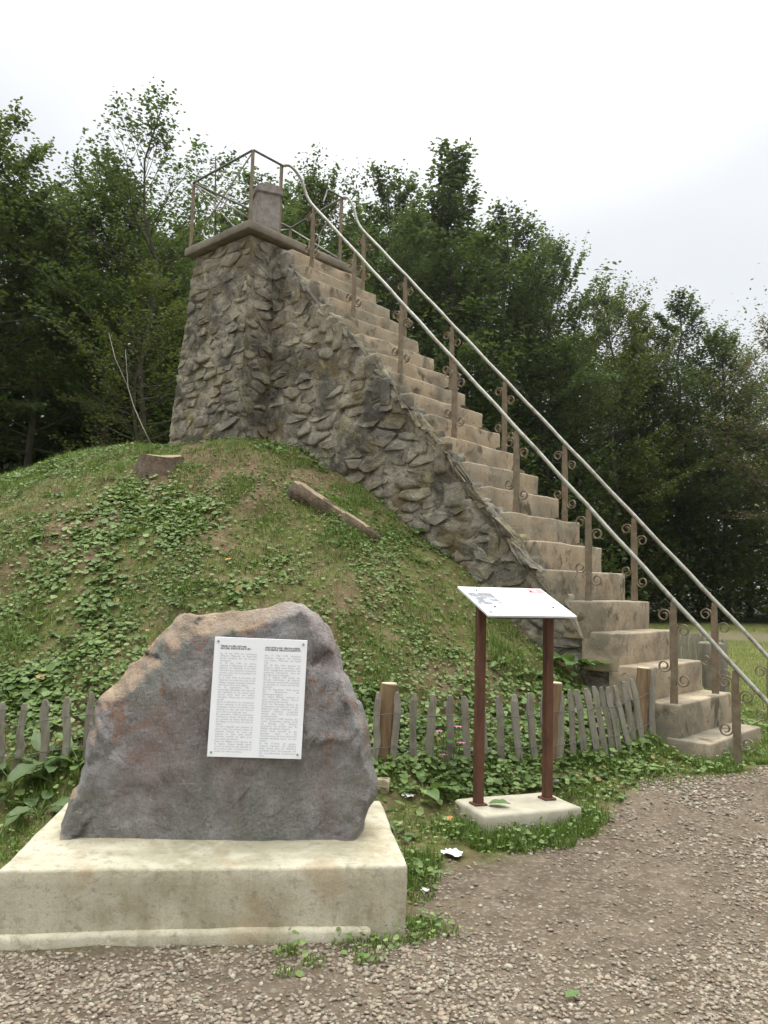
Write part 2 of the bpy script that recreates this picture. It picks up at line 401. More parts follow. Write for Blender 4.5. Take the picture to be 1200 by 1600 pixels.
def bigleaf_mat(name, base, dark, vein):
    mt, t, pr, out = new_mat(name); g = NG(t); o = g.pos('object')
    oi = g.n('ShaderNodeObjectInfo').outputs['Random']
    c = g.ramp(g.noise(o, 22, 5, .6), [(.3, dark), (.65, base)])
    c = g.mix(g.math('MULTIPLY', oi, .45), c, (.17, .21, .07))
    wv = g.n('ShaderNodeTexWave', {'Vector': g.n('ShaderNodeMapping', {'Vector': o, 'Rotation': (0, 0, .8)}).outputs[0], 'Scale': 26.0, 'Distortion': 2.0})
    c = g.mix(g.ramp(wv.outputs[1], [(.86, 0.0), (.98, .35)]), c, vein)
    t.links.new(c, pr.inputs['Base Color']); pr.inputs['Roughness'].default_value = .45; pr.inputs['Specular IOR Level'].default_value = .4
    t.links.new(g.bump(wv.outputs[1], .25, .004), pr.inputs['Normal'])
    tr = g.n('ShaderNodeBsdfTranslucent', {'Color': g.mix(.5, c, (.18, .26, .04))}); ms = g.n('ShaderNodeMixShader', {0: .3})
    t.links.new(pr.outputs[0], ms.inputs[1]); t.links.new(tr.outputs[0], ms.inputs[2]); t.links.new(ms.outputs[0], out.inputs[0])
    return mt
MAT['bigleaf'] = bigleaf_mat('broad_leaf', (.12, .22, .05), (.07, .14, .03), (.20, .29, .10))
MAT['darkleaf'] = bigleaf_mat('dark_broad_leaf', (.075, .135, .04), (.04, .085, .022), (.13, .19, .08))
MAT['stem'] = surf('green_stem', [(.3, (.08, .12, .03)), (.7, (.14, .17, .06))], 20, .7, .1)
MAT['petal'] = surf('pink_petal', [(.3, (.45, .13, .28)), (.7, (.6, .24, .42))], 20, .6, .1)
MAT['orange'] = surf('orange_leaf', [(.3, (.42, .18, .05)), (.7, (.58, .28, .10))], 20, .7, .1)
TREEL = [(0, (.018, .034, .009)), (.4, (.044, .078, .018)), (.75, (.088, .135, .030)), (.95, (.145, .17, .042)), (1, (.20, .15, .04))]
MAT['treeleaf'] = leafmat('tree_leaf', TREEL, .42, .5, .42, [(0, (.030, .062, .026)), (.5, (.05, .085, .02)), (1, (.11, .125, .022))])
MAT['treeleaf_fresh'] = leafmat('tree_leaf_fresh', [(0, (.03, .055, .018)), (.4, (.065, .105, .032)), (.75, (.11, .165, .05)), (1, (.18, .20, .07))], .45, .5)
MAT['treeleaf_yellow'] = leafmat('tree_leaf_yellow', [(0, (.045, .065, .012)), (.5, (.10, .12, .022)), (.85, (.17, .165, .03)), (1, (.24, .16, .04))], .42, .5)
MAT['treeleaf_red'] = leafmat('tree_leaf_russet', [(0, (.10, .085, .05)), (.5, (.19, .14, .08)), (1, (.28, .16, .09))], .35, .5)

# ------------------------------------------------------------------ staircase frame
SO = np.array([2.43255843, 6.51599693]); SN = np.array([-.73999438, .67261306]); SW = np.array([.67261306, .73999438])
TR, RS, Z1, WID = .25712, .27, .60422, 1.208
def st(a, w, z):
    p = SO + SN * a + SW * w; return (p[0], p[1], z)
def zt(k): return Z1 + (k - 1) * RS
PLZ = 5.97

# ------------------------------------------------------------------ terrain
PR = np.array([0, .5, 1.45, 2.1, 2.7, 3.4, 3.9, 4.4, 4.8, 5.2, 5.5, 5.9])
PZ = np.array([3.25, 3.23, 3.08, 2.73, 2.37, 1.90, 1.55, 1.1, .8, .4, .17, 0.0])
_pr = np.linspace(0, 7, 141); _pz = np.interp(_pr, PR, PZ)
_pz = np.maximum(_pz - .2 * smooth(.15, .6, _pz), 0)
_k = np.array([1, 2, 3, 2, 1.]); _k /= _k.sum(); _pz2 = np.convolve(np.pad(_pz, 2, 'edge'), _k, 'valid')
def reff(x, y):
    dx = np.asarray(x) + 1.69; dy = np.asarray(y) - 10.6
    return np.hypot(np.where(dx < 0, dx * .64, dx), dy)
def gz(x, y):
    x = np.asarray(x, float); y = np.asarray(y, float)
    r = reff(x, y)
    mound = np.interp(r, _pr, _pz2)
    on = smooth(6.0, 5.0, r)
    lump = (fbm(x * 1.1, y * 1.1, 3, 3) - .5) * .22 * on + (fbm(x * 4.5, y * 4.5, 5, 3) - .5) * .07 * on
    flat = (fbm(x * 2.2, y * 2.2, 8, 4) - .5) * .035 * smooth(60, 20, y)
    return .2 * smooth(3.5, 6.5, y) + mound + lump + flat
def hit(px, py):
    d = ray(px, py); t = np.arange(1.5, 60, .004)
    P = np.array([0, 0, CH]) + d * t[:, None]
    i = np.argmax(P[:, 2] < gz(P[:, 0], P[:, 1]))
    return P[i]
PBX = [-60, -4, -1.55, .14, .26, .46, 1.27, 1.57, 1.89, 2.5, 2.95, 3.4, 5, 20, 60]
PBY = [2.6, 3.0, 3.32, 3.55, 4.28, 4.40, 4.72, 5.30, 5.72, 5.95, 6.20, 6.35, 7.0, 8.0, 8.5]
def gravel_mask(x, y):
    b = np.interp(x, PBX, PBY)
    return smooth(-.12, .12, b - y + (fbm(x * 3, y * 3, 21, 3) - .5) * .35)
def patch_mask(x, y):
    return smooth(1.15, .85, np.hypot((x - 13.5) / 4.6, (y - 25) / 3.2) + (fbm(x * .9, y * .9, 4, 3) - .5) * .6)
def forest_line(x):
    return np.interp(x, [-60, -8, -3, 0, 5, 10, 16, 24, 60], [9, 12.5, 15, 18, 26, 33, 37, 38, 38])
def forest_mask(x, y):
    return smooth(-.8, .8, y - forest_line(x) + (fbm(x, y, 31, 3) - .5) * 2)
def cover_mask(x, y):
    n = fbm(x * .95, y * .95, 41, 4); n2 = fbm(x * 3.1, y * 3.1, 45, 3)
    return np.clip(smooth(.33, .53, n * .62 + n2 * .38 + .12 * smooth(2.2, 1.0, reff(x, y)) + .12 * smooth(4.6, 5.4, reff(x, y)) - .01), 0, 1)
def axis(lo, hi, step, far_lo, far_hi):
    a = list(np.arange(lo, hi + 1e-6, step)); s = step; v = a[-1]
    while v < far_hi: s *= 1.22; v += s; a.append(min(v, far_hi))
    s = step; v = a[0]; pre = []
    while v > far_lo: s *= 1.22; v -= s; pre.append(max(v, far_lo))
    return np.array(pre[::-1] + a)
AX = axis(-5.2, 5.2, .055, -300, 300); AY = axis(2.2, 10.5, .055, -60, 420)
GX, GY = np.meshgrid(AX, AY, indexing='ij')
GZ = gz(GX, GY)
gm = gravel_mask(GX, GY); rr = reff(GX, GY)
lawn = smooth(5.4, 6.1, rr) * smooth(2.3, 3.0, GX + (GY - 6.3) * .3) * (1 - gm) * (1 - patch_mask(GX, GY) * .8)
fm = forest_mask(GX, GY)
gm2 = np.maximum(gm, patch_mask(GX, GY) * .8)
VALL = np.stack([GX, GY, GZ], -1).reshape(-1, 3)
ny = len(AY)
I, J = np.meshgrid(np.arange(len(AX) - 1), np.arange(ny - 1), indexing='ij')
Q = np.stack([I * ny + J, (I + 1) * ny + J, (I + 1) * ny + J + 1, I * ny + J + 1], -1).reshape(-1, 4)
def cellv(a): return a.reshape(-1)[Q].mean(1)
isg = cellv(gm) > .5; isf = (cellv(fm) > .5) & ~isg; ism = (cellv(rr) < 5.75) & ~isg & ~isf
sets = {'gravel_path': isg, 'mound': ism, 'forest_floor': isf, 'lawn': ~(isg | ism | isf)}
AT = {'cover': cover_mask(GX, GY), 'gravel': gm2, 'lawn': lawn, 'forest': fm}
for nm, msk in sets.items():
    q = Q[msk]; u, inv = np.unique(q, return_inverse=True)
    me = mesh_np(nm, VALL[u], inv.reshape(-1, 4).astype(np.int32), True, {k: v.reshape(-1)[u] for k, v in AT.items()})
    link(nm, me, MAT['ground'], kind='structure')

# ------------------------------------------------------------------ woodland
def rotz(a):
    c, s = np.cos(a), np.sin(a); z = np.zeros_like(c); o = np.ones_like(c)
    return np.stack([np.stack([c, -s, z], -1), np.stack([s, c, z], -1), np.stack([z, z, o], -1)], -2)
def rand_rot(n, tilt, rng=RNG):
    """leaf frames: x along leaf, z normal; normal within tilt of up"""
    yaw = rng.uniform(0, 2 * np.pi, n); az = rng.uniform(0, 2 * np.pi, n); tl = np.abs(rng.normal(0, tilt, n))
    nrm = np.stack([np.sin(tl) * np.cos(az), np.sin(tl) * np.sin(az), np.cos(tl)], -1)
    x = np.stack([np.cos(yaw), np.sin(yaw), np.zeros(n)], -1)
    x = x - nrm * (x * nrm).sum(-1, keepdims=True); x /= np.linalg.norm(x, axis=-1, keepdims=True)
    y = np.cross(nrm, x)
    return np.stack([x, y, nrm], -1)
def scatter(T, Fs, pos, rot, scl, tint):
    n = len(pos); k = len(T)
    V = np.einsum('nij,kj->nki', rot, T) * scl.reshape(n, -1, 1) if scl.ndim == 1 else np.einsum('nij,nkj->nki', rot, T[None] * scl[:, None, :])
    V = (V + pos[:, None, :]).reshape(-1, 3)
    off = (np.arange(n) * k)[:, None, None]
    return V, (Fs[None] + off).reshape(-1, Fs.shape[1]), np.repeat(tint, k)
LEAF = np.array([[0, 0, 0], [.35, .28, .06], [.78, .22, .03], [1, 0, -.06], [.78, -.22, .03], [.35, -.28, .06]])
LEAF_F = np.array([[0, 3, 2, 1], [0, 5, 4, 3]])
KITE = np.array([[0, 0, 0], [.5, .30, .07], [1, 0, -.05], [.5, -.30, .07]])
KITE_F = np.array([[0, 2, 1], [0, 3, 2]])
COVL = LEAF * [1, 1.7, 1]

def make_tree(seed, H=10.0, R=2.4, h0=.8, n1=46, n2=10, nl=30, leaf=.085, spread='oval', droop=0.0, trunk_r=.13, airy=1.0):
    rng = np.random.default_rng(seed)
    wood = MB(); LP, LD = [], []
    tp = [np.array([0, 0, -.3])]; nseg = 10
    for i in range(1, nseg + 1):
        tp.append(np.array([rng.normal(0, .05) * i ** .5, rng.normal(0, .05) * i ** .5, H * i / nseg]))
    tp = np.array(tp); tz = tp[:, 2]
    wood.tube([Vector(p) for p in tp], [trunk_r * (1 - .93 * i / nseg) + .006 for i in range(nseg + 1)], 7)
    def tpos(z): return np.array([np.interp(z, tz, tp[:, 0]), np.interp(z, tz, tp[:, 1]), z])
    for i in range(n1):
        u = (i + rng.uniform(0, 1)) / n1
        z = h0 + (H * .985 - h0) * u ** .9
        if spread == 'oval': prof = math.sin(math.pi * min(1, (u * .80 + .20))) ** .7 * (1 - .25 * u)
        elif spread == 'cone': prof = (1 - u) ** .75 * min(1, .55 + u * 2.5)
        else: prof = (1 - u ** 2.2) ** .6 * min(1, .7 + u)
        L = R * max(prof, .10) * rng.uniform(.6, 1.2) + .25
        az = i * 2.39996 + rng.normal(0, .5)
        el = math.radians(8 + 58 * u ** 1.2 + rng.normal(0, 9)) - droop
        d = np.array([math.cos(az) * math.cos(el), math.sin(az) * math.cos(el), math.sin(el)])
        b = tpos(z); m_ = 6; pts = [b]
        dd = d.copy()
        for s in range(m_):
            dd = dd + rng.normal(0, .10, 3) + np.array([0, 0, .05 if droop == 0 else -.10]); dd /= np.linalg.norm(dd)
            pts.append(pts[-1] + dd * L / m_)
        pts = np.array(pts); r0 = max(.008, trunk_r * .32 * (L / R) * (1 - .5 * u))
        wood.tube([Vector(p) for p in pts], [r0 * (1 - .85 * s / m_) for s in range(m_ + 1)], 4, False)
        nn2 = max(3, int(n2 * (.5 + .6 * L / R)))
        for j in range(nn2):
            v = .22 + .78 * (j + rng.uniform(0, 1)) / nn2
            q = np.array([np.interp(v * m_, np.arange(m_ + 1), pts[:, k]) for k in range(3)])
            tdir = pts[min(int(v * m_) + 1, m_)] - pts[int(min(v * m_, m_ - 1))]; tdir /= np.linalg.norm(tdir)
            side = np.cross(tdir, [0, 0, 1.0]); side /= np.linalg.norm(side) + 1e-9
            s2 = tdir * rng.uniform(.5, 1.0) + side * (1 if j % 2 else -1) * rng.uniform(.4, .9) + np.array([0, 0, rng.normal(.08, .2) - (.5 if droop else 0)])
            s2 /= np.linalg.norm(s2)
            l2 = L * rng.uniform(.20, .42) * (1.15 - .5 * v) + .12
            if l2 > .35: wood.tube([Vector(q), Vector(q + s2 * l2)], [r0 * .25 + .002, .002], 3, False)
            k = int(nl * rng.uniform(.4, 1.4) * airy * (1 - .45 * u ** 3))
            if k <= 0: continue
            tt = rng.uniform(.1, 1.08, k) ** .8
            P = q + s2 * l2 * tt[:, None] + side * rng.normal(0, .10, k)[:, None] * (1 + l2 * .35) + np.array([0, 0, 1.0]) * rng.normal(0, .045, k)[:, None] + tdir * rng.normal(0, .09, k)[:, None]
            LP.append(P)
    P = np.concatenate(LP); n = len(P)
    rot = rand_rot(n, .55, rng)
    sc = leaf * rng.uniform(.6, 1.35, n)
    tint = np.clip(rng.beta(2.2, 3.2, n) + (fbm(P[:, 0] * 1.3 + P[:, 2], P[:, 1] * 1.3, seed, 3) - .5) * .5, 0, 1)
    V, Fs, T = scatter(KITE * [1, 1.15, 1], KITE_F, P, rot, sc, tint)
    return wood.mesh('tree_wood', True), mesh_np('tree_crown', V, Fs, False, {'tint': T})

TV = {
    'beech': make_tree(1, 10, 2.7, .4, 60, 12, 50, .098, 'oval'),
    'spire': make_tree(2, 10, 2.1, .4, 64, 11, 46, .095, 'cone'),
    'broad': make_tree(3, 10, 3.3, .3, 62, 13, 52, .105, 'dome'),
    'beech_high': make_tree(6, 10, 2.6, 4.3, 50, 12, 54, .092, 'oval'),
    'broad_high': make_tree(7, 10, 3.0, 4.0, 52, 12, 54, .095, 'dome'),
    'airy':  make_tree(4, 10, 2.1, 3.2, 46, 9, 26, .085, 'oval', trunk_r=.085, airy=.9),
    'birch': make_tree(5, 10, 2.4, 2.0, 46, 9, 30, .088, 'oval', droop=.15, trunk_r=.08, airy=.9),
}
tree_list = [
 # px, top py, distance, kind, width factor, leaf material, label
 (-25, 150, 17.0, 'beech_high', 1.0, 'treeleaf', 'tall dark broadleaf tree cut off by the left edge of the photo'),
 (75, 320, 18.5, 'broad_high', 1.0, 'treeleaf', 'rounded dark green tree standing left of the low gap in the tree tops'),
 (185, 268, 19.5, 'beech_high', .95, 'treeleaf', 'mid green tree just left of the tall slender tree beside the tower'),
 (258, 128, 17.2, 'airy', .95, 'treeleaf', 'tall slender tree with airy crown and bare trunk beside the stone tower'),
 (225, 400, 15.6, 'airy', 1.0, 'treeleaf_yellow', 'low yellow green tree leaning out of the wood left of the tower wall'),
 (330, 205, 21.0, 'birch', 1.0, 'treeleaf', 'loose leafy tree rising behind the left railing of the tower platform'),
 (415, 262, 22.5, 'beech', .9, 'treeleaf_fresh', 'dense tree directly behind the stone pillar on the tower'),
 (500, 268, 24.5, 'broad', .75, 'treeleaf', 'round topped tree behind the upper end of the handrails'),
 (612, 250, 27.0, 'beech', .85, 'treeleaf_fresh', 'dark tree with blunt top just right of the tower platform'),
 (707, 200, 28.5, 'spire', 1.15, 'treeleaf', 'tall pointed tree, highest crown right of the tower'),
 (795, 312, 31.0, 'beech', .9, 'treeleaf', 'leafy tree on the right shoulder of the tall pointed tree'),
 (862, 368, 33.0, 'broad', .72, 'treeleaf_fresh', 'feathery tree left of the notch of sky above the handrail'),
 (955, 452, 35.5, 'broad', .85, 'treeleaf_yellow', 'yellowish green tree just right of the notch of sky'),
 (1000, 462, 38.5, 'spire', 1.1, 'treeleaf', 'dark pointed tree behind the yellowish green tree'),
 (1062, 448, 38.0, 'beech', 1.0, 'treeleaf', 'highest dark tree above the lawn at the right'),
 (1128, 515, 38.5, 'broad', .95, 'treeleaf', 'dark rounded tree above the lawn, second from the right edge'),
 (1200, 480, 34.0, 'airy', 1.25, 'treeleaf_red', 'russet sparse tree at the right edge of the photo'),
]
cache = {}
def tree(px, py, y, kind, wf, lm, label, group=None, rot=None):
    tx = at_y(px, py, y); bx = tx[0]; b = float(gz(bx, y))
    H = (tx[2] - b) * .945; s = H / 10.0
    t = thing('broadleaf_tree', label, 'tree', (bx, y, b), random.uniform(0, 6.28) if rot is None else rot, group)
    wm, cm = TV[kind]
    if (kind, lm) not in cache:
        c2 = cm if not any(k[0] == kind for k in cache) else cm.copy()
        c2.materials.clear(); c2.materials.append(MAT[lm]); cache[(kind, lm)] = c2
    a = link('trunk', wm, None, t)
    if not wm.materials: wm.materials.append(MAT['bark'])
    b_ = link('crown', cache[(kind, lm)], None, t)
    w = s * wf
    a.scale = (w, w, s); b_.scale = (w, w, s)
    return t
for a in tree_list: tree(*a)
# second row: trees whose tops only fill the gaps
back_list = [(25, 300, 24, 'broad_high'), (120, 330, 25, 'beech_high'), (220, 350, 26, 'broad'), (300, 330, 27, 'spire'), (380, 330, 29, 'beech'), (460, 330, 30, 'broad'),
 (560, 330, 33, 'beech'), (655, 335, 34, 'broad'), (745, 360, 36, 'broad'), (830, 440, 39, 'beech'), (905, 520, 42, 'broad'), (985, 560, 44, 'broad'), (1090, 560, 45, 'beech'), (1170, 600, 44, 'broad')]
back_lab = ['at the left edge', 'in the low gap at the left', 'left of the tower', 'behind the left railing of the tower', 'behind the stone pillar', 'behind the upper handrails', 'behind the blunt topped tree', 'left of the tall pointed tree', 'right of the tall pointed tree', 'under the notch of sky', 'behind the yellowish green tree', 'above the middle of the lower handrail', 'above the lawn', 'near the russet tree']
for (px, py, y, kd), bl in zip(back_list, back_lab):
    tree(px, py, y, kd, 1.25, 'treeleaf', 'dark half hidden tree deep in the wood ' + bl, 'trees deep in the wood behind the front row')
# low mid layer and undergrowth: one mass nobody could count
def blob_points(cx, cy, cz, rx, ry, rz, n, rng):
    d = rng.normal(0, 1, (n, 3)); d /= np.linalg.norm(d, axis=1, keepdims=True)
    r = rng.uniform(.45, 1.0, n) ** .5
    w = 1 + .35 * (fbm(d[:, 0] * 2.2 + cx, d[:, 1] * 2.2 + d[:, 2] * 2 + cy, 61, 3) - .5) * 2
    return np.array([cx, cy, cz]) + d * (r * w)[:, None] * [rx, ry, rz]
rng = np.random.default_rng(77); WP = []
for x in np.arange(-22, 40, 1.15):
    for row in range(4):
        xx = x + rng.uniform(-.6, .6); yl = float(forest_line(xx)) + .9 + row * 2.2 + rng.uniform(-.6, .6)
        if abs(xx / yl) > .72: continue
        if xx < .5 and row < 2: continue
        if xx < .5: yl += 2.5
        sc = .75 + yl / 40
        h = rng.uniform(1.2, 2.2) * (1 + row * .6) * sc
        WP.append(blob_points(xx, yl, .15 + h * .75, 1.3 * sc, 1.1 * sc, h, int(rng.uniform(380, 560)), rng))
WP = np.concatenate(WP); n = len(WP)
V, Fs, T = scatter(KITE * [1, 1.2, 1], KITE_F, WP, rand_rot(n, .6, rng), rng.uniform(.12, .24, n), np.clip(rng.beta(2, 3.6, n), 0, 1))
link('undergrowth', mesh_np('undergrowth', V, Fs, False, {'tint': T}), MAT['treeleaf'], kind='stuff', label='dark undergrowth filling the edge of the wood')
# distant wood closing the view between the trunks
WP = []
for x in np.arange(-40, 60, 1.9):
    for row in range(5 if x < 1 else 3):
        xx = x + rng.uniform(-1, 1); yl = float(forest_line(xx)) + 10 + row * 3.5 + rng.uniform(-1, 1)
        if abs(xx / yl) > .75: continue
        h = rng.uniform(4.2, 6.2) * (.75 + yl / 110)
        WP.append(blob_points(xx, yl, h * .95, 2.6, 2.2, h, 1100, rng))
WP = np.concatenate(WP); n = len(WP)
V, Fs, T = scatter(KITE * [1, 1.2, 1], KITE_F, WP, rand_rot(n, .6, rng), rng.uniform(.26, .46, n), np.clip(rng.beta(2, 4, n), 0, 1))
link('far_wood', mesh_np('far_wood', V, Fs, False, {'tint': T}), MAT['treeleaf'], kind='stuff', label='dense dark wood closing the view behind the trees')

# ------------------------------------------------------------------ tower and staircase
tower = thing('stair_tower', 'old rubble stone lookout tower with a steep concrete staircase on a grassy mound', 'tower', (0, 0, 0))
def wall_grid(P, nu, nv, nrm, seed, amp=.04):
    """P(u,v)->point ; displaced along nrm (a vector, or a function of u and v)"""
    us = np.linspace(0, 1, nu); vs = np.linspace(0, 1, nv)
    V = []
    for i, u in enumerate(us):
        for j, v in enumerate(vs):
            a, w, z = P(u, v); nv_ = nrm(u, v) if callable(nrm) else nrm
            dsp = (float(fbm(a * 5 + w * 5, z * 8, 3, 4)) - .34) * 2 * amp
            V.append(st(a + nv_[0] * dsp, w + nv_[1] * dsp, z + (nv_[2] * dsp if len(nv_) > 2 else 0)))
    q = [(i * nv + j, (i + 1) * nv + j, (i + 1) * nv + j + 1, i * nv + j + 1) for i in range(nu - 1) for j in range(nv - 1)]
    return V, q
def ws(a): return float(np.interp(a, [0, .95, 1.35, 6], [.06, .06, -.17, -.17]))
def ztop(a):
    q = a / TR; fl = math.floor(q)
    return Z1 + (fl + float(smooth(.2, .6, q - fl))) * RS - float(np.interp(a, [1.2, 2.2, 3.2], [.24, .22, .22])) - .13 * float(np.interp(a, [.9, 1.5], [1, 0])) + (float(fbm(np.array(a * 2.2), np.array(.3), 90, 3)) - .45) * .2
def gl_(a, w):
    p = st(a, w, 0); return float(gz(p[0], p[1]))
A_T = 5.16
core = MB()
def side(u, v, wfun, cap=.0):
    a = -.02 + u * (A_T + .04); w = wfun(a); z0 = min(gl_(a, w) - .3, ztop(a) - .05)
    zt_ = min(ztop(a), PLZ - .14); vv = min(1, v / .93); t = max(0, (v - .93) / .07)
    return a, w + cap * t, z0 + vv * (zt_ - z0) + .02 * t
def side_n(u, v):
    t = float(np.interp(v, [.80, .93, 1], [1, .25, .1]))
    return (0, -t, 0)
core.add(*wall_grid(lambda u, v: side(u, v, ws, .16), 150, 46, side_n, 1))
core.add(*wall_grid(lambda u, v: side(u, v, lambda a: WID - .10), 60, 20, (0, .6, -.5), 2))
TL, TRW = -.57, 1.08                       # tower left / right faces (w)
def aback(z): return 6.33 + (5.83 - z) * .15
def lft(u, v):
    z = 2.6 + v * (5.83 - 2.6); return A_T + u * (aback(z) - A_T), TL - (5.83 - z) * .012, z
core.add(*wall_grid(lft, 44, 80, lambda u, v: (-max(0, 1 - u / .14), -1), 3))
def frt(u, v):
    z = 2.6 + v * (5.83 - 2.6); w0 = TL - (5.83 - z) * .012; return A_T, w0 + u * (TRW - w0), z
core.add(*wall_grid(frt, 52, 80, lambda u, v: (-1, -max(0, 1 - u / .11)), 4))
core.add(*wall_grid(lambda u, v: (A_T + u * (aback(2.6 + v * 3.23) - A_T), TRW, 2.6 + v * 3.23), 16, 20, (0, 1), 5))
core.add(*wall_grid(lambda u, v: (aback(2.6 + v * 3.23), TL + u * (TRW - TL), 2.6 + v * 3.23), 16, 20, (1, 0), 6))
link('masonry_core', core.mesh('masonry_core', True), MAT['mortar'], tower)

nst = [0]
def vor_cells(u0, u1, v0, v1, du, dv, seed):
    """irregular rubble cells, wider than high"""
    rng = np.random.default_rng(seed); asp = du / dv * .8; S = []
    nv = max(1, int(round((v1 - v0) / dv))); dv = (v1 - v0) / nv
    for j in range(-1, nv + 1):
        u = u0 - du * rng.uniform(.2, 1.2)
        while u < u1 + du:
            S.append(((u + rng.uniform(-.1, .1) * du) / asp, v0 + (j + .5 + rng.uniform(-.30, .30)) * dv, rng.uniform(-1, 1)))
            u += du * rng.choice([.55, .8, 1.0, 1.25, 1.6])
    S = np.array(S); out = []
    for i, (x, y, w) in enumerate(S):
        poly = [np.array(p) for p in ((u0 / asp, v0), (u1 / asp, v0), (u1 / asp, v1), (u0 / asp, v1))]
        d2 = np.hypot(S[:, 0] - x, S[:, 1] - y)
        for j in np.argsort(d2)[1:22]:
            nrm = S[j, :2] - S[i, :2]; mid = S[i, :2] + nrm * (.5 + .10 * (w - S[j, 2]))
            q = []; m_ = len(poly)
            for k in range(m_):
                A, B = poly[k], poly[(k + 1) % m_]; fa, fb = np.dot(A - mid, nrm), np.dot(B - mid, nrm)
                if fa <= 0: q.append(A)
                if fa * fb < 0: q.append(A + (B - A) * fa / (fa - fb))
            poly = q
            if len(poly) < 3: break
        if len(poly) >= 3: out.append(np.array([(p[0] * asp, p[1]) for p in poly]))
    return out
def stone_mesh(poly, to3d, h, seed, edge_d, n=9):
    rng = np.random.default_rng(seed); c = poly.mean(0)
    P = np.r_[poly, poly[:1]]; d = np.r_[0, np.cumsum(np.linalg.norm(np.diff(P, axis=0), axis=1))]
    ss = (np.arange(n) + rng.uniform(-.25, .25, n) + .3) / n * d[-1] % d[-1]; ss.sort()
    O = np.stack([np.interp(ss, d, P[:, 0]), np.interp(ss, d, P[:, 1])], -1)
    g = rng.uniform(.002, .014); dist = np.linalg.norm(O - c, axis=1, keepdims=True)
    O = c + (O - c) * np.clip(1 - g / np.maximum(dist, .03), .6, 1) + rng.normal(0, .006, (n, 2))
    tu, tv = rng.normal(0, .06), rng.normal(-.10, .13)       # tilt of the face; the lower edge tends to stand out
    V = []; ed = [edge_d(*p) for p in O]
    for k, (f, hh) in enumerate([(1.0, None), (.94, .85), (.55, 1.0)]):
        for i, p in enumerate(O):
            q = c + (p - c) * f + (rng.normal(0, .004, 2) if k else 0)
            if hh is None: dd = -.05 if ed[i] is None else h * .8
            else: dd = max(.004, h * hh * rng.uniform(.7, 1.25) + tu * (q[0] - c[0]) + tv * (q[1] - c[1]))
            V.append(to3d(q[0], q[1], dd))
    V.append(to3d(c[0] + rng.normal(0, .01), c[1], h * rng.uniform(.95, 1.25)))
    Fs = [(k * n + i, k * n + (i + 1) % n, (k + 1) * n + (i + 1) % n, (k + 1) * n + i) for k in range(2) for i in range(n)] + [(2 * n + i, 2 * n + (i + 1) % n, 3 * n) for i in range(n)]
    me = MB().add(V, Fs).mesh('stone', True)
    sm = np.full(len(me.polygons), rng.random() < .35); sm[:n] = False; me.polygons.foreach_set('use_smooth', sm)
    return me
def lay(u0, u1, v0, v1, clampf, to3d, seed, du, dv, hp, edge_d=lambda u, v: None, keep=1.0):
    rng = np.random.default_rng(seed + 1); cnt = 0
    for poly in vor_cells(u0, u1, v0, v1, du, dv, seed):
        c0 = poly.mean(0); p2 = np.array([clampf(*p) for p in poly])
        x, y = p2[:, 0], p2[:, 1]; A = abs(np.dot(x, np.roll(y, 1)) - np.dot(y, np.roll(x, 1))) / 2
        if A < .010 or (p2[:, 1].max() - p2[:, 1].min()) < .05 or rng.random() > keep: continue
        nst[0] += 1; cnt += 1
        link('stone', stone_mesh(p2, to3d, hp * rng.uniform(.35, 1.3), nst[0] * 13 + 5, edge_d), MAT['stone'], tower)
    return cnt
def cl_side(a, z):
    a = min(max(a, .12), A_T - .02); return a, min(max(z, gl_(a, ws(a)) - .10), ztop(a) - .02, PLZ - .16)
c1 = lay(.1, A_T - .01, .5, PLZ - .15, cl_side, lambda a, z, d: st(a, ws(a) - d, z), 21, .38, .128, .023, keep=.97)
def cl_left(a, z): return min(max(a, A_T - .025), aback(z) + .01), z
c2 = lay(A_T - .03, 6.75, 3.0, 5.81, cl_left, lambda a, z, d: st(a, TL - (5.83 - z) * .012 - d, z), 22, .34, .122, .025, lambda a, z: 1 if a < A_T + .01 else None, .93)
c3 = lay(TL - .03, ws(5), 3.0, 5.81, lambda w, z: (max(w, TL - .02 - (5.83 - z) * .012), z), lambda w, z, d: st(A_T - d, w, z), 23, .28, .125, .024, lambda w, z: 1 if w < TL - (5.83 - z) * .012 + .01 else None)
print('STONES', c1, c2, c3, nst[0])

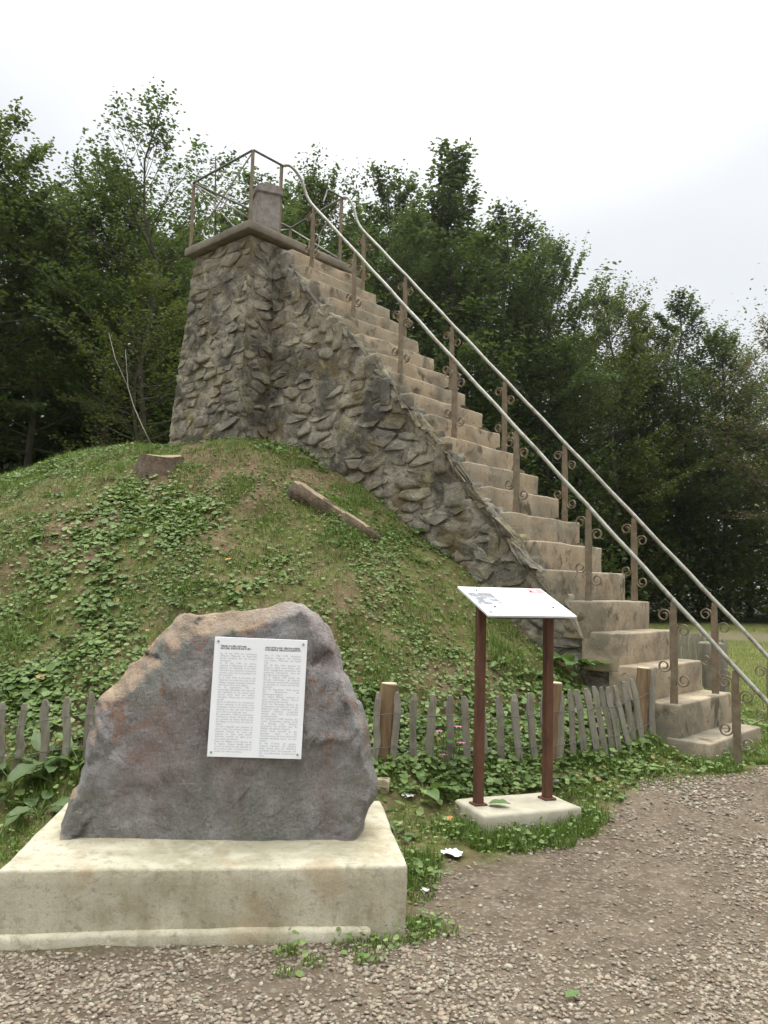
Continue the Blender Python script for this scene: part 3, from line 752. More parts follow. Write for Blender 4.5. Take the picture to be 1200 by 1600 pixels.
def worn_box(a0, a1, w0, w1, z0, z1, seed, amp=.012, na=5, nw=16, nz=4, round_=.02, fn=None):
    """closed subdivided box in stair frame with worn, wavy faces"""
    As = np.concatenate([[a0, a0 + round_], np.linspace(a0 + round_, a1 - round_, na)[1:-1], [a1 - round_, a1]])
    Ws = np.concatenate([[w0, w0 + round_], np.linspace(w0 + round_, w1 - round_, nw)[1:-1], [w1 - round_, w1]])
    Zs = np.concatenate([[z0, z0 + round_], np.linspace(z0 + round_, z1 - round_, nz)[1:-1], [z1 - round_, z1]])
    idx = {}; V = []
    def vid(i, j, k):
        key = (i, j, k)
        if key not in idx:
            p = np.array([As[i], Ws[j], Zs[k]])
            ext = [(i in (0, len(As) - 1)), (j in (0, len(Ws) - 1)), (k in (0, len(Zs) - 1))]
            if sum(ext) >= 2:
                c = np.array([(a0 + a1) / 2, (w0 + w1) / 2, (z0 + z1) / 2]); s = np.sign(p - c)
                p = p - s * np.array(ext) * round_ * (.30 if sum(ext) == 2 else .42)
            p[0] += (float(fbm(np.array(p[1] * 5 + seed), np.array(p[2] * 5), seed, 3)) - .5) * 2 * amp
            p[2] += (float(fbm(np.array(p[1] * 3.2 + seed * 3), np.array(p[0] * 3), seed + 5, 3)) - .5) * 2 * amp
            p[1] += (float(fbm(np.array(p[0] * 6 + seed * 2), np.array(p[2] * 6), seed + 9, 3)) - .5) * 1.6 * amp
            idx[key] = len(V); V.append(fn(*p) if fn else st(*p))
        return idx[key]
    Fs = []; na_, nw_, nz_ = len(As), len(Ws), len(Zs)
    for j in range(nw_ - 1):
        for k in range(nz_ - 1):
            for i in (0, na_ - 1): Fs.append((vid(i, j, k), vid(i, j + 1, k), vid(i, j + 1, k + 1), vid(i, j, k + 1)))
    for i in range(na_ - 1):
        for k in range(nz_ - 1):
            for j in (0, nw_ - 1): Fs.append((vid(i, j, k), vid(i + 1, j, k), vid(i + 1, j, k + 1), vid(i, j, k + 1)))
        for j in range(nw_ - 1):
            for k in (0, nz_ - 1): Fs.append((vid(i, j, k), vid(i + 1, j, k), vid(i + 1, j + 1, k), vid(i, j + 1, k)))
    return MB().add(V, Fs)
for k in range(0, 21):
    a0 = (k - 1) * TR
    wl = -.01 if k <= 4 else -.118 + random.uniform(-.012, .012)
    if k == 0: wl = -.03
    amp = .006 if k < 6 else (.013 if k < 12 else .017)
    z0 = zt(k) - (.34 if k > 1 else .5)
    b = worn_box(a0, a0 + TR + (.10 if k < 20 else .02), wl, WID + (random.uniform(-.012, .012)), z0, zt(k), 100 + k, amp, 4, 18, 4, .016)
    link('step', b.mesh('step', True), MAT['step'], tower)
sl = worn_box(5.05, 6.45, -.68, 1.2, PLZ - .11, PLZ, 300, .007, 8, 12, 3, .016)
link('platform_slab', sl.mesh('platform_slab', True), MAT['slab'], tower)
# rendered footing under the lowest slabs
ft = worn_box(.30, 1.25, .075, WID - .08, .05, zt(2) - .02, 310, .02, 10, 10, 8, .03)
link('footing', ft.mesh('footing', True), MAT['slab'], tower)

# rough coping stones along the left edge of the flight
for k in range(5, 21):
    for j in range(2 if k % 3 else 1):
        a0 = (k - 1) * TR + j * .13 - .03; L = random.uniform(.13, .20) if k % 3 else random.uniform(.24, .34)
        if a0 + L > A_T - .02: continue
        tp_ = zt(k) - (random.uniform(.02, .10) if k > 9 else random.uniform(.10, .20)) - (.05 if j == 0 and k % 2 else 0)
        cb = worn_box(a0, a0 + L, ws(a0) - random.uniform(.015, .055), ws(a0) + .085, tp_ - random.uniform(.26, .36), tp_, 600 + k * 3 + j, .030, 4, 4, 5, .028)
        link('stone', cb.mesh('stone', random.random() < .5), MAT['stone'], tower)
# stone pillar with peaked cap on the platform
pp = at_z(414, 361, PLZ)
pil = thing('stone_pillar', 'squat granite pillar with peaked cap on the tower platform', 'pillar', (pp[0] - .02, pp[1] + .14, PLZ), math.radians(22))
def loc_fn(a, w, z): return (a, w, z)
link('shaft', worn_box(-.15, .15, -.15, .15, .001, .53, 320, .006, 5, 5, 8, .015, loc_fn).mesh('shaft', True), MAT['pillar'], pil)
cp = MB()
prof = [(-.18, .50), (.18, .50), (.18, .565), (.03, .64), (-.03, .64), (-.18, .565)]
for s in (-1, 1): pass
cv = [(x, -.175, z) for x, z in prof] + [(x, .175, z) for x, z in prof]; npf = len(prof)
cf = [tuple(range(npf)), tuple(range(2 * npf - 1, npf - 1, -1))] + [(i, (i + 1) % npf, npf + (i + 1) % npf, npf + i) for i in range(npf)]
cp.add(cv, cf)
me = cp.mesh('cap'); bm = bmesh.new(); bm.from_mesh(me); bmesh.ops.bevel(bm, geom=list(bm.edges), offset=.012, segments=2, affect='EDGES'); bm.to_mesh(me); bm.free()
link('cap', me, MAT['pillar'], pil)

# ------------------------------------------------------------------ railings
HR = .83; INS, INF = .062, .07
def scroll_path(base_a, w, z_low, z_high, sgn, r=.055):
    """flat bar: curl at the top, straight beside the post, curl at the foot; sgn -1 downhill, +1 uphill (in a)"""
    pts = []; x0 = .026
    def curl(zc, dirz):
        out = []
        for i in range(26):
            th = i / 25 * math.radians(470); rad = r * (1 - .62 * i / 25)
            # start touching the straight bar, going away
            cx = x0 + r
            out.append((cx - rad * math.cos(th), zc + dirz * rad * math.sin(th)))
        return out
    low = curl(z_low, -1); high = curl(z_high, 1)
    pl = high[::-1] + low
    return [st(base_a + sgn * x, w, z) for x, z in pl]
def iron_post(parent, a, w, zb, ztp, w_dir):
    p0 = st(a, w, 0)
    bar = MB()
    bar.tube([st(a, w, zb - .06), st(a, w, ztp)], 0, flat=(.009, .024, (SW[0], SW[1], 0)))
    bar.tube([st(a, w, zb - .04), st(a, w, zb + .13)], 0, flat=(.013, .029, (SW[0], SW[1], 0)))
    o = link('post', bar.mesh('post'), MAT['post'], parent)
    h = ztp - zb
    for sgn, lo, hi in ((1, .30, .72), (-1, .19, .60)):
        b = MB(); b.tube(scroll_path(a, w, zb + lo * h / .83, zb + hi * h / .83, sgn), 0, flat=(.011, .0045, (SW[0], SW[1], 0)))
        link('scroll', b.mesh('scroll'), MAT['post'], o)
    return o
def rail_z(a): return Z1 + (a - INF) / TR * RS + HR
def handrail(label, w, ks, a_lo, extra_top):
    b = st(0, w, zt(1))
    t = thing('iron_handrail', label, 'handrail', (0, 0, 0), 0)
    posts = [((k - 1) * TR + INF, zt(k)) for k in ks]
    a0 = -.42 if w < .5 else -.40
    posts.append((a0, gl_(a0, w)))
    for (a, zb) in posts: iron_post(t, a, w, zb, rail_z(a) - .01, 1)
    a_hi = (ks[-1] - 1) * TR + INF
    pts = []
    # hooked lower end
    e = a_lo
    for i in range(12):
        th = math.radians(250 - i * 22)
        pts.append(st(e + .035 + .03 * math.cos(th) - .03, w, rail_z(e) - .045 + .03 * math.sin(th)))
    n = 40
    for i in range(n + 1):
        a = a_lo + (a_hi - a_lo) * i / n
        pts.append(st(a + .0, w, rail_z(a) + .012 + .004 * math.sin(i * 1.7)))
    pts += extra_top(a_hi, rail_z(a_hi))
    r = MB(); r.tube(pts, .0195, 8)
    link('rail', r.mesh('rail', True), MAT['rail'], t)
    return t
def smooth_pts(P, n=6):
    P = [np.array(p) for p in P]; out = []
    for i in range(len(P) - 1):
        p0, p1, p2, p3 = P[max(i - 1, 0)], P[i], P[i + 1], P[min(i + 2, len(P) - 1)]
        for j in range(n):
            t = j / n
            out.append(.5 * ((2 * p1) + (-p0 + p2) * t + (2 * p0 - 5 * p1 + 4 * p2 - p3) * t * t + (-p0 + 3 * p1 - 3 * p2 + p3) * t ** 3))
    out.append(P[-1]); return [tuple(p) for p in out]
WL, WR = INS, WID - .2076
KS = [1, 4, 7, 10, 13, 16, 19]
PTOP = PLZ + .93
def top_left(a, z):
    return smooth_pts([st(a + .04, WL, z + .05), st(a + .13, WL - .02, z + .20), st(a + .20, WL - .06, z + .42), st(a + .30, -.10, PTOP - .02), st(5.13, -.15, PTOP + .0)])[1:]
def top_right(a, z):
    return smooth_pts([st(a + .04, WR, z + .05), st(a + .15, WR, z + .22), st(a + .22, WR, z + .42), st(a + .32, WR - .02, PTOP - .02), st(5.12, .95, PTOP + .0)])[1:]
handrail('iron handrail with scrolled posts on the near left side of the stairs', WL, KS, -.78, top_left)
handrail('iron handrail with scrolled posts on the far right side of the stairs', WR, KS, -.80, top_right)

gr = thing('platform_railing', 'rusty iron railing with crossed bars around the tower platform', 'railing', (0, 0, 0))
corners = [(6.39, -.62), (5.11, -.62), (5.11, -.15), (6.39, 1.12), (5.11, .95)]
for (a, w) in corners:
    b = MB(); b.tube([st(a, w, PLZ - .05), st(a, w, PTOP)], 0, flat=(.016, .016, (SW[0], SW[1], 0)))
    link('post', b.mesh('post'), MAT['post'], gr)
def topbar(P, r=.016):
    b = MB(); b.tube([Vector(q) for q in P], r, 6); link('top_rail', b.mesh('top_rail', True), MAT['darkiron'], gr)
topbar([st(6.39, 1.12, PTOP), st(6.39, -.62, PTOP), ])
topbar([st(6.39, -.63, PTOP), st(5.11, -.63, PTOP)])
topbar([st(5.10, -.62, PTOP + .004), st(5.10, -.15, PTOP + .004)])
topbar([st(6.39, 1.13, PTOP), st(5.11, .96, PTOP)])
topbar(smooth_pts([st(5.10, .95, PTOP), st(5.10, .74, PTOP + .01), st(5.10, .66, PTOP - .01), st(5.08, .62, PTOP - .10), st(5.02, .52, PTOP - .26)]), .012)
def panel(a0, w0, a1, w1):
    def pt(s, z): return st(a0 + (a1 - a0) * s, w0 + (w1 - w0) * s, PLZ + z)
    for (s0, z0, s1, z1) in ((.02, .06, .98, .90), (.02, .90, .98, .06)):
        b = MB(); b.tube([pt(s0, z0), pt(s1, z1)], .011, 5); link('cross_bar', b.mesh('cross_bar', True), MAT['rail'], gr)
    L = math.hypot((a1 - a0), (w1 - w0))
    b = MB(); b.tube([pt(.5 + .13 * math.cos(i * math.pi / 10) / L, .48 + .13 * math.sin(i * math.pi / 10)) for i in range(21)], .010, 5, False)
    link('ring', b.mesh('ring', True), MAT['rail'], gr)
panel(6.39, -.62, 5.11, -.62); panel(6.39, -.62, 6.39, 1.12); panel(6.39, 1.12, 5.11, .95)
b = MB(); b.tube([st(6.3, 1.0, PLZ + .10), st(5.5, .75, PLZ + .10), st(5.3, .60, PLZ + .10)], .014, 5)
link('low_bar', b.mesh('low_bar', True), MAT['darkiron'], gr)

# ------------------------------------------------------------------ thin volume added to imitate lens glare paling the tree tops
hb = link('glare_veil', MB().box((0, 180, 13), (610, 500, 30)).mesh('glare_veil'), kind='stuff', label='thin bright veil added in place of lens glare')
hm = bpy.data.materials.new('glare_veil_volume'); hm.use_nodes = True; hm.node_tree.nodes.clear()
ho = hm.node_tree.nodes.new('ShaderNodeOutputMaterial'); hv = hm.node_tree.nodes.new('ShaderNodeVolumePrincipled')
hv.inputs['Color'].default_value = (.96, .98, 1, 1); hv.inputs['Density'].default_value = .0003; hv.inputs['Anisotropy'].default_value = .7
hm.node_tree.links.new(hv.outputs[0], ho.inputs['Volume']); hb.data.materials.append(hm)

# ------------------------------------------------------------------ boulder on its plinth
YAW = math.radians(6.5)
PC = np.array([-.761, 3.966])
plinth = thing('concrete_plinth', 'low tan concrete plinth under the memorial boulder', 'plinth', (PC[0], PC[1], 0), YAW)
link('plinth_block', worn_box(-.845, .85, -.515, .515, -.12, .30, 400, .008, 30, 18, 8, .014, lambda a, w, z: (a, w, z)).mesh('plinth_block', True), MAT['plinth'], plinth)
link('plinth_lip', worn_box(-.86, .70, -.545, -.50, -.12, .055, 410, .012, 30, 3, 4, .02, lambda a, w, z: (a, w, z)).mesh('plinth_lip', True), MAT['plinth'], plinth)

YB = 3.97
out_px = [(97,1292),(100,1278),(118,1235),(136,1190),(148,1140),(150,1105),(160,1085),(188,1062),(205,1040),(228,1015),(243,1000),(258,982),(275,968),(300,960),(340,957),(385,954),(430,949),(452,943),(474,940),(484,950),(500,962),(515,985),(530,1015),(541,1048),(553,1080),(566,1110),(575,1135),(577,1165),(583,1200),(590,1220),(589,1248),(572,1275),(567,1302)]
OW = np.array([at_y(px, py, YB) for px, py in out_px])[:, [0, 2]]
def resample(P, n):
    d = np.r_[0, np.cumsum(np.linalg.norm(np.diff(P, axis=0), axis=1))]; q = np.linspace(0, d[-1], n)
    return np.stack([np.interp(q, d, P[:, 0]), np.interp(q, d, P[:, 1])], -1)
zb = .288
OUT = resample(OW, 210); OUT[:, 1] = np.maximum(OUT[:, 1], zb); OUT[0, 1] = OUT[-1, 1] = zb
NO = len(OUT); cen = np.array([(OUT[0, 0] + OUT[-1, 0]) / 2 - .05, zb])
def dist_out(P):
    """distance to the (open) outline, and position along it 0..1"""
    A = OUT[:-1]; B = OUT[1:]; AB = B - A
    t = np.clip(((P[:, None] - A) * AB).sum(-1) / (AB ** 2).sum(-1), 0, 1)
    D = np.linalg.norm(P[:, None] - (A + AB * t[..., None]), axis=-1); k = D.argmin(1)
    return D.min(1), k / (NO - 1)
rings = [1.0, .99, .978, .965, .95, .935, .918, .90, .88, .86, .838, .815, .79, .765, .74, .71, .68, .65, .62, .59, .56, .53, .50, .47, .44, .41, .38, .35, .32, .29, .26, .23, .20, .17, .14, .11, .08, .05, .02, .0005]
def ring_pts(t): return cen + (OUT - cen) * t
front = []
for t in rings:
    P = ring_pts(t); D, u = dist_out(P)
    bev = np.interp(u, [0, .10, .22, .34, .50, .56, .62, .75, 1], [.05, .05, .09, .13, .10, .07, .05, .05, .05]) * (1 + (fbm(u * 40, D * 8, 711, 3) - .5) * .9)
    q = np.clip(D / bev, 0, 1)
    dep = .14
    d = -dep * (1 - (1 - q) ** 1.35) - .035 * np.clip(D / .6, 0, 1)
    d = d + .05 * np.clip((P[:, 1] - .9) / .5, 0, 1) * q          # leans back a little towards the top
    front.append(np.stack([P[:, 0], YB + d, P[:, 1]], -1))
back = []
for t in rings[1::2]:
    P = ring_pts(t); D, u = dist_out(P)
    d = .30 * np.clip(D / .16, 0, 1) ** .6 + .08 * np.clip(D / .5, 0, 1)
    back.append(np.stack([P[:, 0], YB + d, P[:, 1]], -1))
allr = back[::-1] + front; nr = len(allr); BV = np.concatenate(allr)
n1 = fbm(BV[:, 0] * 3.5 + 3, BV[:, 2] * 3.5 + BV[:, 1] * 3, 71, 4) - .5
n2 = fbm(BV[:, 0] * 10, BV[:, 2] * 10 + BV[:, 1] * 8, 73, 4) - .5
n3 = fbm(BV[:, 1] * 9 + BV[:, 2] * 9, BV[:, 0] * 7, 75, 4) - .5
Dv, uv_ = dist_out(BV[:, [0, 2]]); edge = np.clip(1 - Dv / .16, 0, 1)
def facets(P, n, seed, amp, tilt):
    r_ = np.random.default_rng(seed); C = np.stack([r_.uniform(-1.9, .1, n), r_.uniform(.25, 1.5, n)], -1)
    D_ = np.hypot((P[:, None, 0] - C[:, 0]) * 1.0, (P[:, None, 2] - C[:, 1]) * 1.3); i_ = D_.argmin(1)
    g_ = r_.normal(0, tilt, (n, 2)); o_ = r_.uniform(-amp, amp, n)
    return o_[i_] + g_[i_, 0] * (P[:, 0] - C[i_, 0]) + g_[i_, 1] * (P[:, 2] - C[i_, 1])
fc = facets(BV + np.stack([n2 * .10, n2 * 0, n3 * .10], -1), 26, 4, .006, .030) + facets(BV + np.stack([n3 * .06, n2 * 0, n2 * .06], -1), 150, 5, .002, .030)
fe = facets(BV + np.stack([n3 * .05, n2 * 0, n2 * .05], -1), 220, 6, .009, .12)
BV[:, 1] += n1 * .03 + n2 * (.018 + .05 * edge) + fc + fe * edge
BV[:, 0] += (n3 * .03 + fe * .5) * edge
BV[:, 2] += np.where(BV[:, 2] > zb + .02, n2 * .05 * edge, 0)
BF = [(i * NO + j, i * NO + j + 1, (i + 1) * NO + j + 1, (i + 1) * NO + j) for i in range(nr - 1) for j in range(NO - 1)]
bc = np.array([cen[0], YB])
def yawp(V, c, a):
    V = np.array(V, float); x, y = V[:, 0] - c[0], V[:, 1] - c[1]
    V[:, 0] = c[0] + x * math.cos(a) - y * math.sin(a); V[:, 1] = c[1] + x * math.sin(a) + y * math.cos(a); return V
BV = yawp(BV, bc, math.radians(4))
rock = link('memorial_boulder', MB().add(BV, BF).mesh('memorial_boulder', True), MAT['boulder'])
tag(rock, 'large grey and rust coloured upright boulder standing on the concrete plinth', 'boulder')
def face_y(x, z):
    m_ = (np.abs(BV[:, 0] - x) < .24) & (np.abs(BV[:, 2] - z) < .30); return float(BV[m_, 1].min())

# plaque
pc = at_y(403, 1090, YB - .2); pc = at_y(403, 1090, face_y(pc[0], pc[2]) + .004)
pw, ph = .436, .550
plq = thing('memorial_plaque', 'white bilingual text plaque screwed to the face of the boulder', 'plaque', tuple(pc), 0)
plq.rotation_euler = (math.radians(-2.0), math.radians(1.0), math.radians(4))
link('plate', MB().box((0, 0, 0), (pw, .008, ph), bev=.0015).mesh('plate'), MAT['plaque'], plq)
for sx in (-1, 1):
    for sz in (-1, 1):
        b = MB(); b.tube([(sx * (pw / 2 - .018), -.004, sz * (ph / 2 - .02)), (sx * (pw / 2 - .018), -.008, sz * (ph / 2 - .02))], .0055, 10)
        link('screw', b.mesh('screw'), MAT['screw'], plq)
deps = None
def text_obj(name, body, size, loc, rot, mat, parent, align='LEFT', box=None, space=1.0, bold=0.0, line=1.0, ref_w=None):
    cu = bpy.data.curves.new(name, 'FONT'); cu.body = body; cu.size = size; cu.align_x = align; cu.align_y = 'TOP'
    cu.space_character = space; cu.offset = bold; cu.resolution_u = 1; cu.space_line = line
    cu.fill_mode = 'FRONT'
    if box: cu.text_boxes[0].width = box
    ob = bpy.data.objects.new(name, cu); COL.objects.link(ob)
    dg = bpy.context.evaluated_depsgraph_get(); dg.update()
    me = bpy.data.meshes.new_from_object(ob.evaluated_get(dg))
    bpy.data.objects.remove(ob); bpy.data.curves.remove(cu)
    if ref_w and len(me.vertices):
        xs = [v.co.x for v in me.vertices]; sc = ref_w / (max(xs) - min(xs))
        for v in me.vertices: v.co.x *= sc
    o = link(name, me, mat, parent); o.location = loc; o.rotation_euler = rot
    return o
RX = (math.pi / 2, 0, 0); yt = -.0046
lx, rx = -pw / 2 + .030, .020
text_obj('heading', "TERRES VOLÉES, HISTOIRE\nRECULÉE, IDENTITÉ BAFOUÉE !", .0112, (lx, yt, ph / 2 - .036), RX, MAT['ink'], plq, bold=.0004, line=.95, ref_w=.144)
text_obj('heading', "GERAUBTES LAND, VERSCHLOSSENE\nDOKUMENTE, VERLETZTE IDENTITÄT", .0112, (rx, yt, ph / 2 - .036), RX, MAT['ink'], plq, bold=.0004, line=.95, ref_w=.170)
FR = "\n".join([
    "Le 10 mai 1940, les communes d'Eupen, Malmedy et Saint-Vith furent envahies par les troupes allemandes.",
    "Le 18 mai 1940, un décret rattacha à l'Allemagne les cantons d'Eupen, de Malmedy et de Saint-Vith ainsi que plusieurs communes voisines, sans que la population ne fût consultée.",
    "Le 5 août 1940, la frontière fut déplacée, les noms des rues et des villages changés, la langue interdite dans les écoles et les églises.",
    "Le 23 septembre 1941, la nationalité allemande fut imposée aux habitants et les jeunes gens durent servir dans une armée étrangère. Beaucoup ne revinrent jamais.",
    "Après la libération, les documents furent enfermés et la vérité resta longtemps cachée. Les familles ont attendu en vain que leur histoire soit enfin reconnue par tous.",
    "En septembre 1944, les premières communes furent libérées, mais les combats de l'hiver détruisirent les villages et les forêts de toute la région.",
    "Ce bloc rappelle aux passants la terre volée, les archives closes et l'identité blessée de ceux qui vivaient ici. Que cette pierre demeure comme un signe pour tous ceux qui passent.",
    "Dans les villages et les fermes de la région, chaque famille garde encore la mémoire des absents et de la terre volée, et attend que la vérité soit enfin reconnue."])
DE = "\n".join([
    "Am 10. Mai 1940 überfielen deutsche Truppen die Gebiete von Eupen, Malmedy und Sankt Vith.",
    "Am 18. Mai 1940 wurden die Kantone durch einen Erlass dem Reich angegliedert, zusammen mit mehreren Gemeinden, ohne die Bevölkerung zu befragen.",
    "Am 5. August 1940 wurde die Grenze verschoben, die Namen der Strassen und Dörfer geändert, die Sprache in Schule und Kirche verboten.",
    "Am 23. September 1941 wurde den Bewohnern die Staatsangehörigkeit aufgezwungen, die jungen Männer mussten in einer fremden Armee dienen. Viele kehrten nie zurück.",
    "Nach der Befreiung blieben die Dokumente verschlossen und die Wahrheit lange verborgen. Die Familien warteten vergeblich darauf, dass ihre Geschichte anerkannt wird.",
    "Im September 1944 wurden die ersten Gemeinden befreit, doch die Kämpfe des Winters zerstörten die Dörfer und die Wälder der ganzen Gegend.",
    "Dieser Stein erinnert an das geraubte Land, an die verschlossenen Archive und an die verletzte Identität derer, die hier lebten.",
    "In den Dörfern der ganzen Gegend warteten die Familien lange darauf, dass die Wahrheit anerkannt wird, und mussten mit den verschlossenen Dokumenten leben."])
text_obj('text_column', FR, .0122, (lx, yt, ph / 2 - .069), RX, MAT['ink_grey'], plq, 'JUSTIFY', .172, line=.92)
text_obj('text_column', DE, .0122, (rx, yt, ph / 2 - .072), RX, MAT['ink_grey'], plq, 'JUSTIFY', .172, line=.92)

# ------------------------------------------------------------------ information sign
SYAW = math.radians(21); SCx, SCy = .85, 5.06
sbz = float(gz(SCx, SCy)) + .085
foot = link('sign_footing', worn_box(-.335, .345, -.20, .19, -.16, 0, 500, .007, 12, 8, 4, .018, lambda a, w, z: (a, w, z)).mesh('sign_footing', True), MAT['signbase'])
foot.location = (SCx + .02, SCy - .02, sbz); foot.rotation_euler = (0, 0, SYAW)
tag(foot, 'pale concrete slab in the grass under the information sign', 'concrete slab')
sign = thing('information_sign', 'white information panel on two rusty steel posts in front of the picket fence', 'sign', (SCx, SCy, sbz), SYAW)
ZF, ZB_ = 1.335 - sbz, 1.50 - sbz
for sx in (-1, 1):
    b = MB(); pt_ = (ZF + ZB_) / 2 - .028; b.box((sx * .245, 0, pt_ / 2), (.052, .052, pt_), bev=.004)
    link('post', b.mesh('post'), MAT['corten'], sign)
    b = MB(); b.box((sx * .245, 0, .004), (.085, .085, .012), bev=.002)
    link('base_plate', b.mesh('base_plate'), MAT['corten'], sign)
tilt = math.atan2(ZB_ - ZF, .42)
pan = thing('x', 'x', 'x'); bpy.data.objects.remove(pan)
fr = link('panel_tray', MB().box((0, 0, -.020), (.50, .40, .016), bev=.002).mesh('panel_tray'), MAT['panel_under'], sign)
pn = link('panel', MB().box((0, 0, 0), (.625, .455, .014), bev=.002).mesh('panel'), MAT['panel'], sign)
for o in (fr, pn):
    o.location = (.01, .01, (ZF + ZB_) / 2); o.rotation_euler = (tilt, 0, 0)
def printed(name, x0, x1, y0, y1, mat, h=.0008):
    o = link(name, MB().box(((x0 + x1) / 2, (y0 + y1) / 2, .0072 + h / 2), (x1 - x0, y1 - y0, h)).mesh(name), MAT[mat], pn); return o
W2, H2 = .3125, .2275
printed('red_badge', W2 - .125, W2 - .012, H2 - .085, H2 - .012, 'ink_red')
printed('photo_print', -W2 + .02, -W2 + .19, -.06, .125, 'photo')
for i in range(4):
    for j in range(2):
        printed('picture_square', -W2 + .025 + i * .042, -W2 + .050 + i * .042, -H2 + .035 + j * .06, -H2 + .065 + j * .06, 'ink_pale' if (i + j) % 3 else 'photo')
text_obj('badge_numeral', '2', .05, (W2 - .085, H2 - .022, .0084), (0, 0, 0), MAT['panel'], pn, bold=.001)
lines = ["un lieu de mémoire et de promenade", "ein Ort der Erinnerung und der Natur"]
text_obj('title_print', "\n".join(lines), .019, (-W2 + .10, H2 - .02, .0082), (0, 0, 0), MAT['ink_grey'], pn, line=1.15, ref_w=.30)
for c in range(2):
    text_obj('text_print', (FR, DE)[c][:430], .0085, (-W2 + .21 + c * .20, .115, .0081), (0, 0, 0), MAT['ink_pale'], pn, 'JUSTIFY', .18, line=1.15)
for (x, y) in ((-.205, .165), (.20, .165), (-.205, -.10), (.215, -.10)):
    b = MB(); b.tube([(x, y, .007), (x, y, .013)], .0075, 10); link('bolt', b.mesh('bolt'), MAT['bolt'], pn)

# ------------------------------------------------------------------ picket fences
def picket_mesh(h, w, seed):
    rng = np.random.default_rng(seed); b = MB(); V = []; n = 7
    for i, f in enumerate([-.22, .15, .35, .55, .75, .91, 1.0]):
        ww = w * (1 if f < .95 else .5) * rng.uniform(.86, 1.1) / 2; tt = w * .32 * (1 if f < .95 else .6)
        ox, oy = rng.normal(0, .004), rng.normal(0, .003)
        V += [(ox - ww, oy - tt, f * h), (ox + ww, oy - tt * rng.uniform(.6, 1.1), f * h), (ox + ww * .9, oy + tt, f * h), (ox - ww, oy + tt, f * h)]
    Fs = [(i * 4 + k, i * 4 + (k + 1) % 4, (i + 1) * 4 + (k + 1) % 4, (i + 1) * 4 + k) for i in range(n - 1) for k in range(4)] + [(3, 2, 1, 0), tuple((n - 1) * 4 + k for k in range(4))]
    return b.add(V, Fs).mesh('picket')
PM = [picket_mesh(1.0, .045, s) for s in range(6)]
for q in PM: q.materials.append(MAT['picket'])
def fence_y(px):   # distance of the fence line for a picture column, hugging the mound's foot
    return float(np.interp(px, [-60, 0, 150, 590, 720, 866, 930, 1010, 1030], [5.02, 5.06, 5.16, 5.34, 5.55, 5.78, 6.02, 6.52, 6.62]))
def fence(label, items, posts, wires=((.70, .0), (.25, .0))):
    t = thing('picket_fence', label, 'fence', (0, 0, 0))
    tops = []
    for (px, pyt, lean) in items:
        y = fence_y(px); T = at_y(px, pyt, y); b = float(gz(T[0], y))
        h = max(.35, T[2] - b); q = random.choice(PM)
        o = link('picket', q, None, t)
        R = Matrix.Rotation(random.uniform(-.3, .3), 4, 'Z')
        lean3 = math.radians(lean)
        o.matrix_local = Matrix.Translation((T[0] - math.tan(lean3) * h, y, b)) @ Matrix.Rotation(lean3, 4, 'Y') @ R @ Matrix.Diagonal((random.uniform(.9, 1.15), 1, h / math.cos(lean3), 1))
        tops.append((px, T, h, b, lean3, y))
    for (px, pyt, r) in posts:
        y = fence_y(px) + .045; T = at_y(px, pyt, y); b = float(gz(T[0], y)); H = T[2]
        m_ = MB(); ln = .02
        m_.tube([(T[0] - .05, y, b - .25), (T[0] - .025, y, (b + H) / 2), (T[0], y, H - .006)], [r * 1.06, r, r * .98], 14, False)
        p = link('post', m_.mesh('post', True), MAT['post_wood'], t)
        c = MB(); c.tube([(T[0], y, H - .012), (T[0], y, H)], [r * .97, r * .90], 14); link('end_grain', c.mesh('end_grain'), MAT['post_end'], p)
    for (fz, dy) in wires:
        P = []
        for i, (px, T, h, b, ln, y) in enumerate(sorted(tops, key=lambda q: q[0])):
            P.append((T[0] - math.tan(ln) * h * (1 - fz), y - .022 + (.0 if i % 2 else -.006), b + h * fz + .01 * math.sin(i * 2.1)))
        w = MB(); w.tube(P, .0025, 4); link('wire', w.mesh('wire', True), MAT['wire'], t)
    return t
left_items = [(-34, 1108, 0), (3, 1098, -1), (38, 1099, 3), (71, 1093, -2), (105, 1089, -2), (143, 1081, 1), (178, 1082, 0)]
fence('weathered picket fence at the left of the boulder', left_items, [])
zx = lambda v: 580 + v / 1.9355
zy = lambda v: 880 + v / 1.9355
right_items = [(zx(20), zy(392), 1), (zx(80), zy(390), 3), (zx(130), zy(394), 0), (zx(187), zy(398), 2), (zx(238), zy(400), -1), (zx(283), zy(402), -3), (zx(338), zy(432), -3), (zx(386), zy(402), -3), (zx(432), zy(398), -5), (zx(476), zy(393), -6),
 (zx(520), zy(385), -3), (zx(572), zy(378), 0), (zx(602), zy(382), -3), (zx(623), zy(382), -7), (zx(652), zy(378), -9), (zx(676), zy(372), -9), (zx(694), zy(374), -11), (zx(714), zy(374), -11), (zx(734), zy(370), -14), (zx(767), zy(358), -8), (zx(790), zy(349), -9), (zx(849), zy(322), 0)]
fence('weathered picket fence with round posts behind the information sign', right_items, [(608, 1067, .058), (867, 1066, .055), (1006, 1043, .052)])
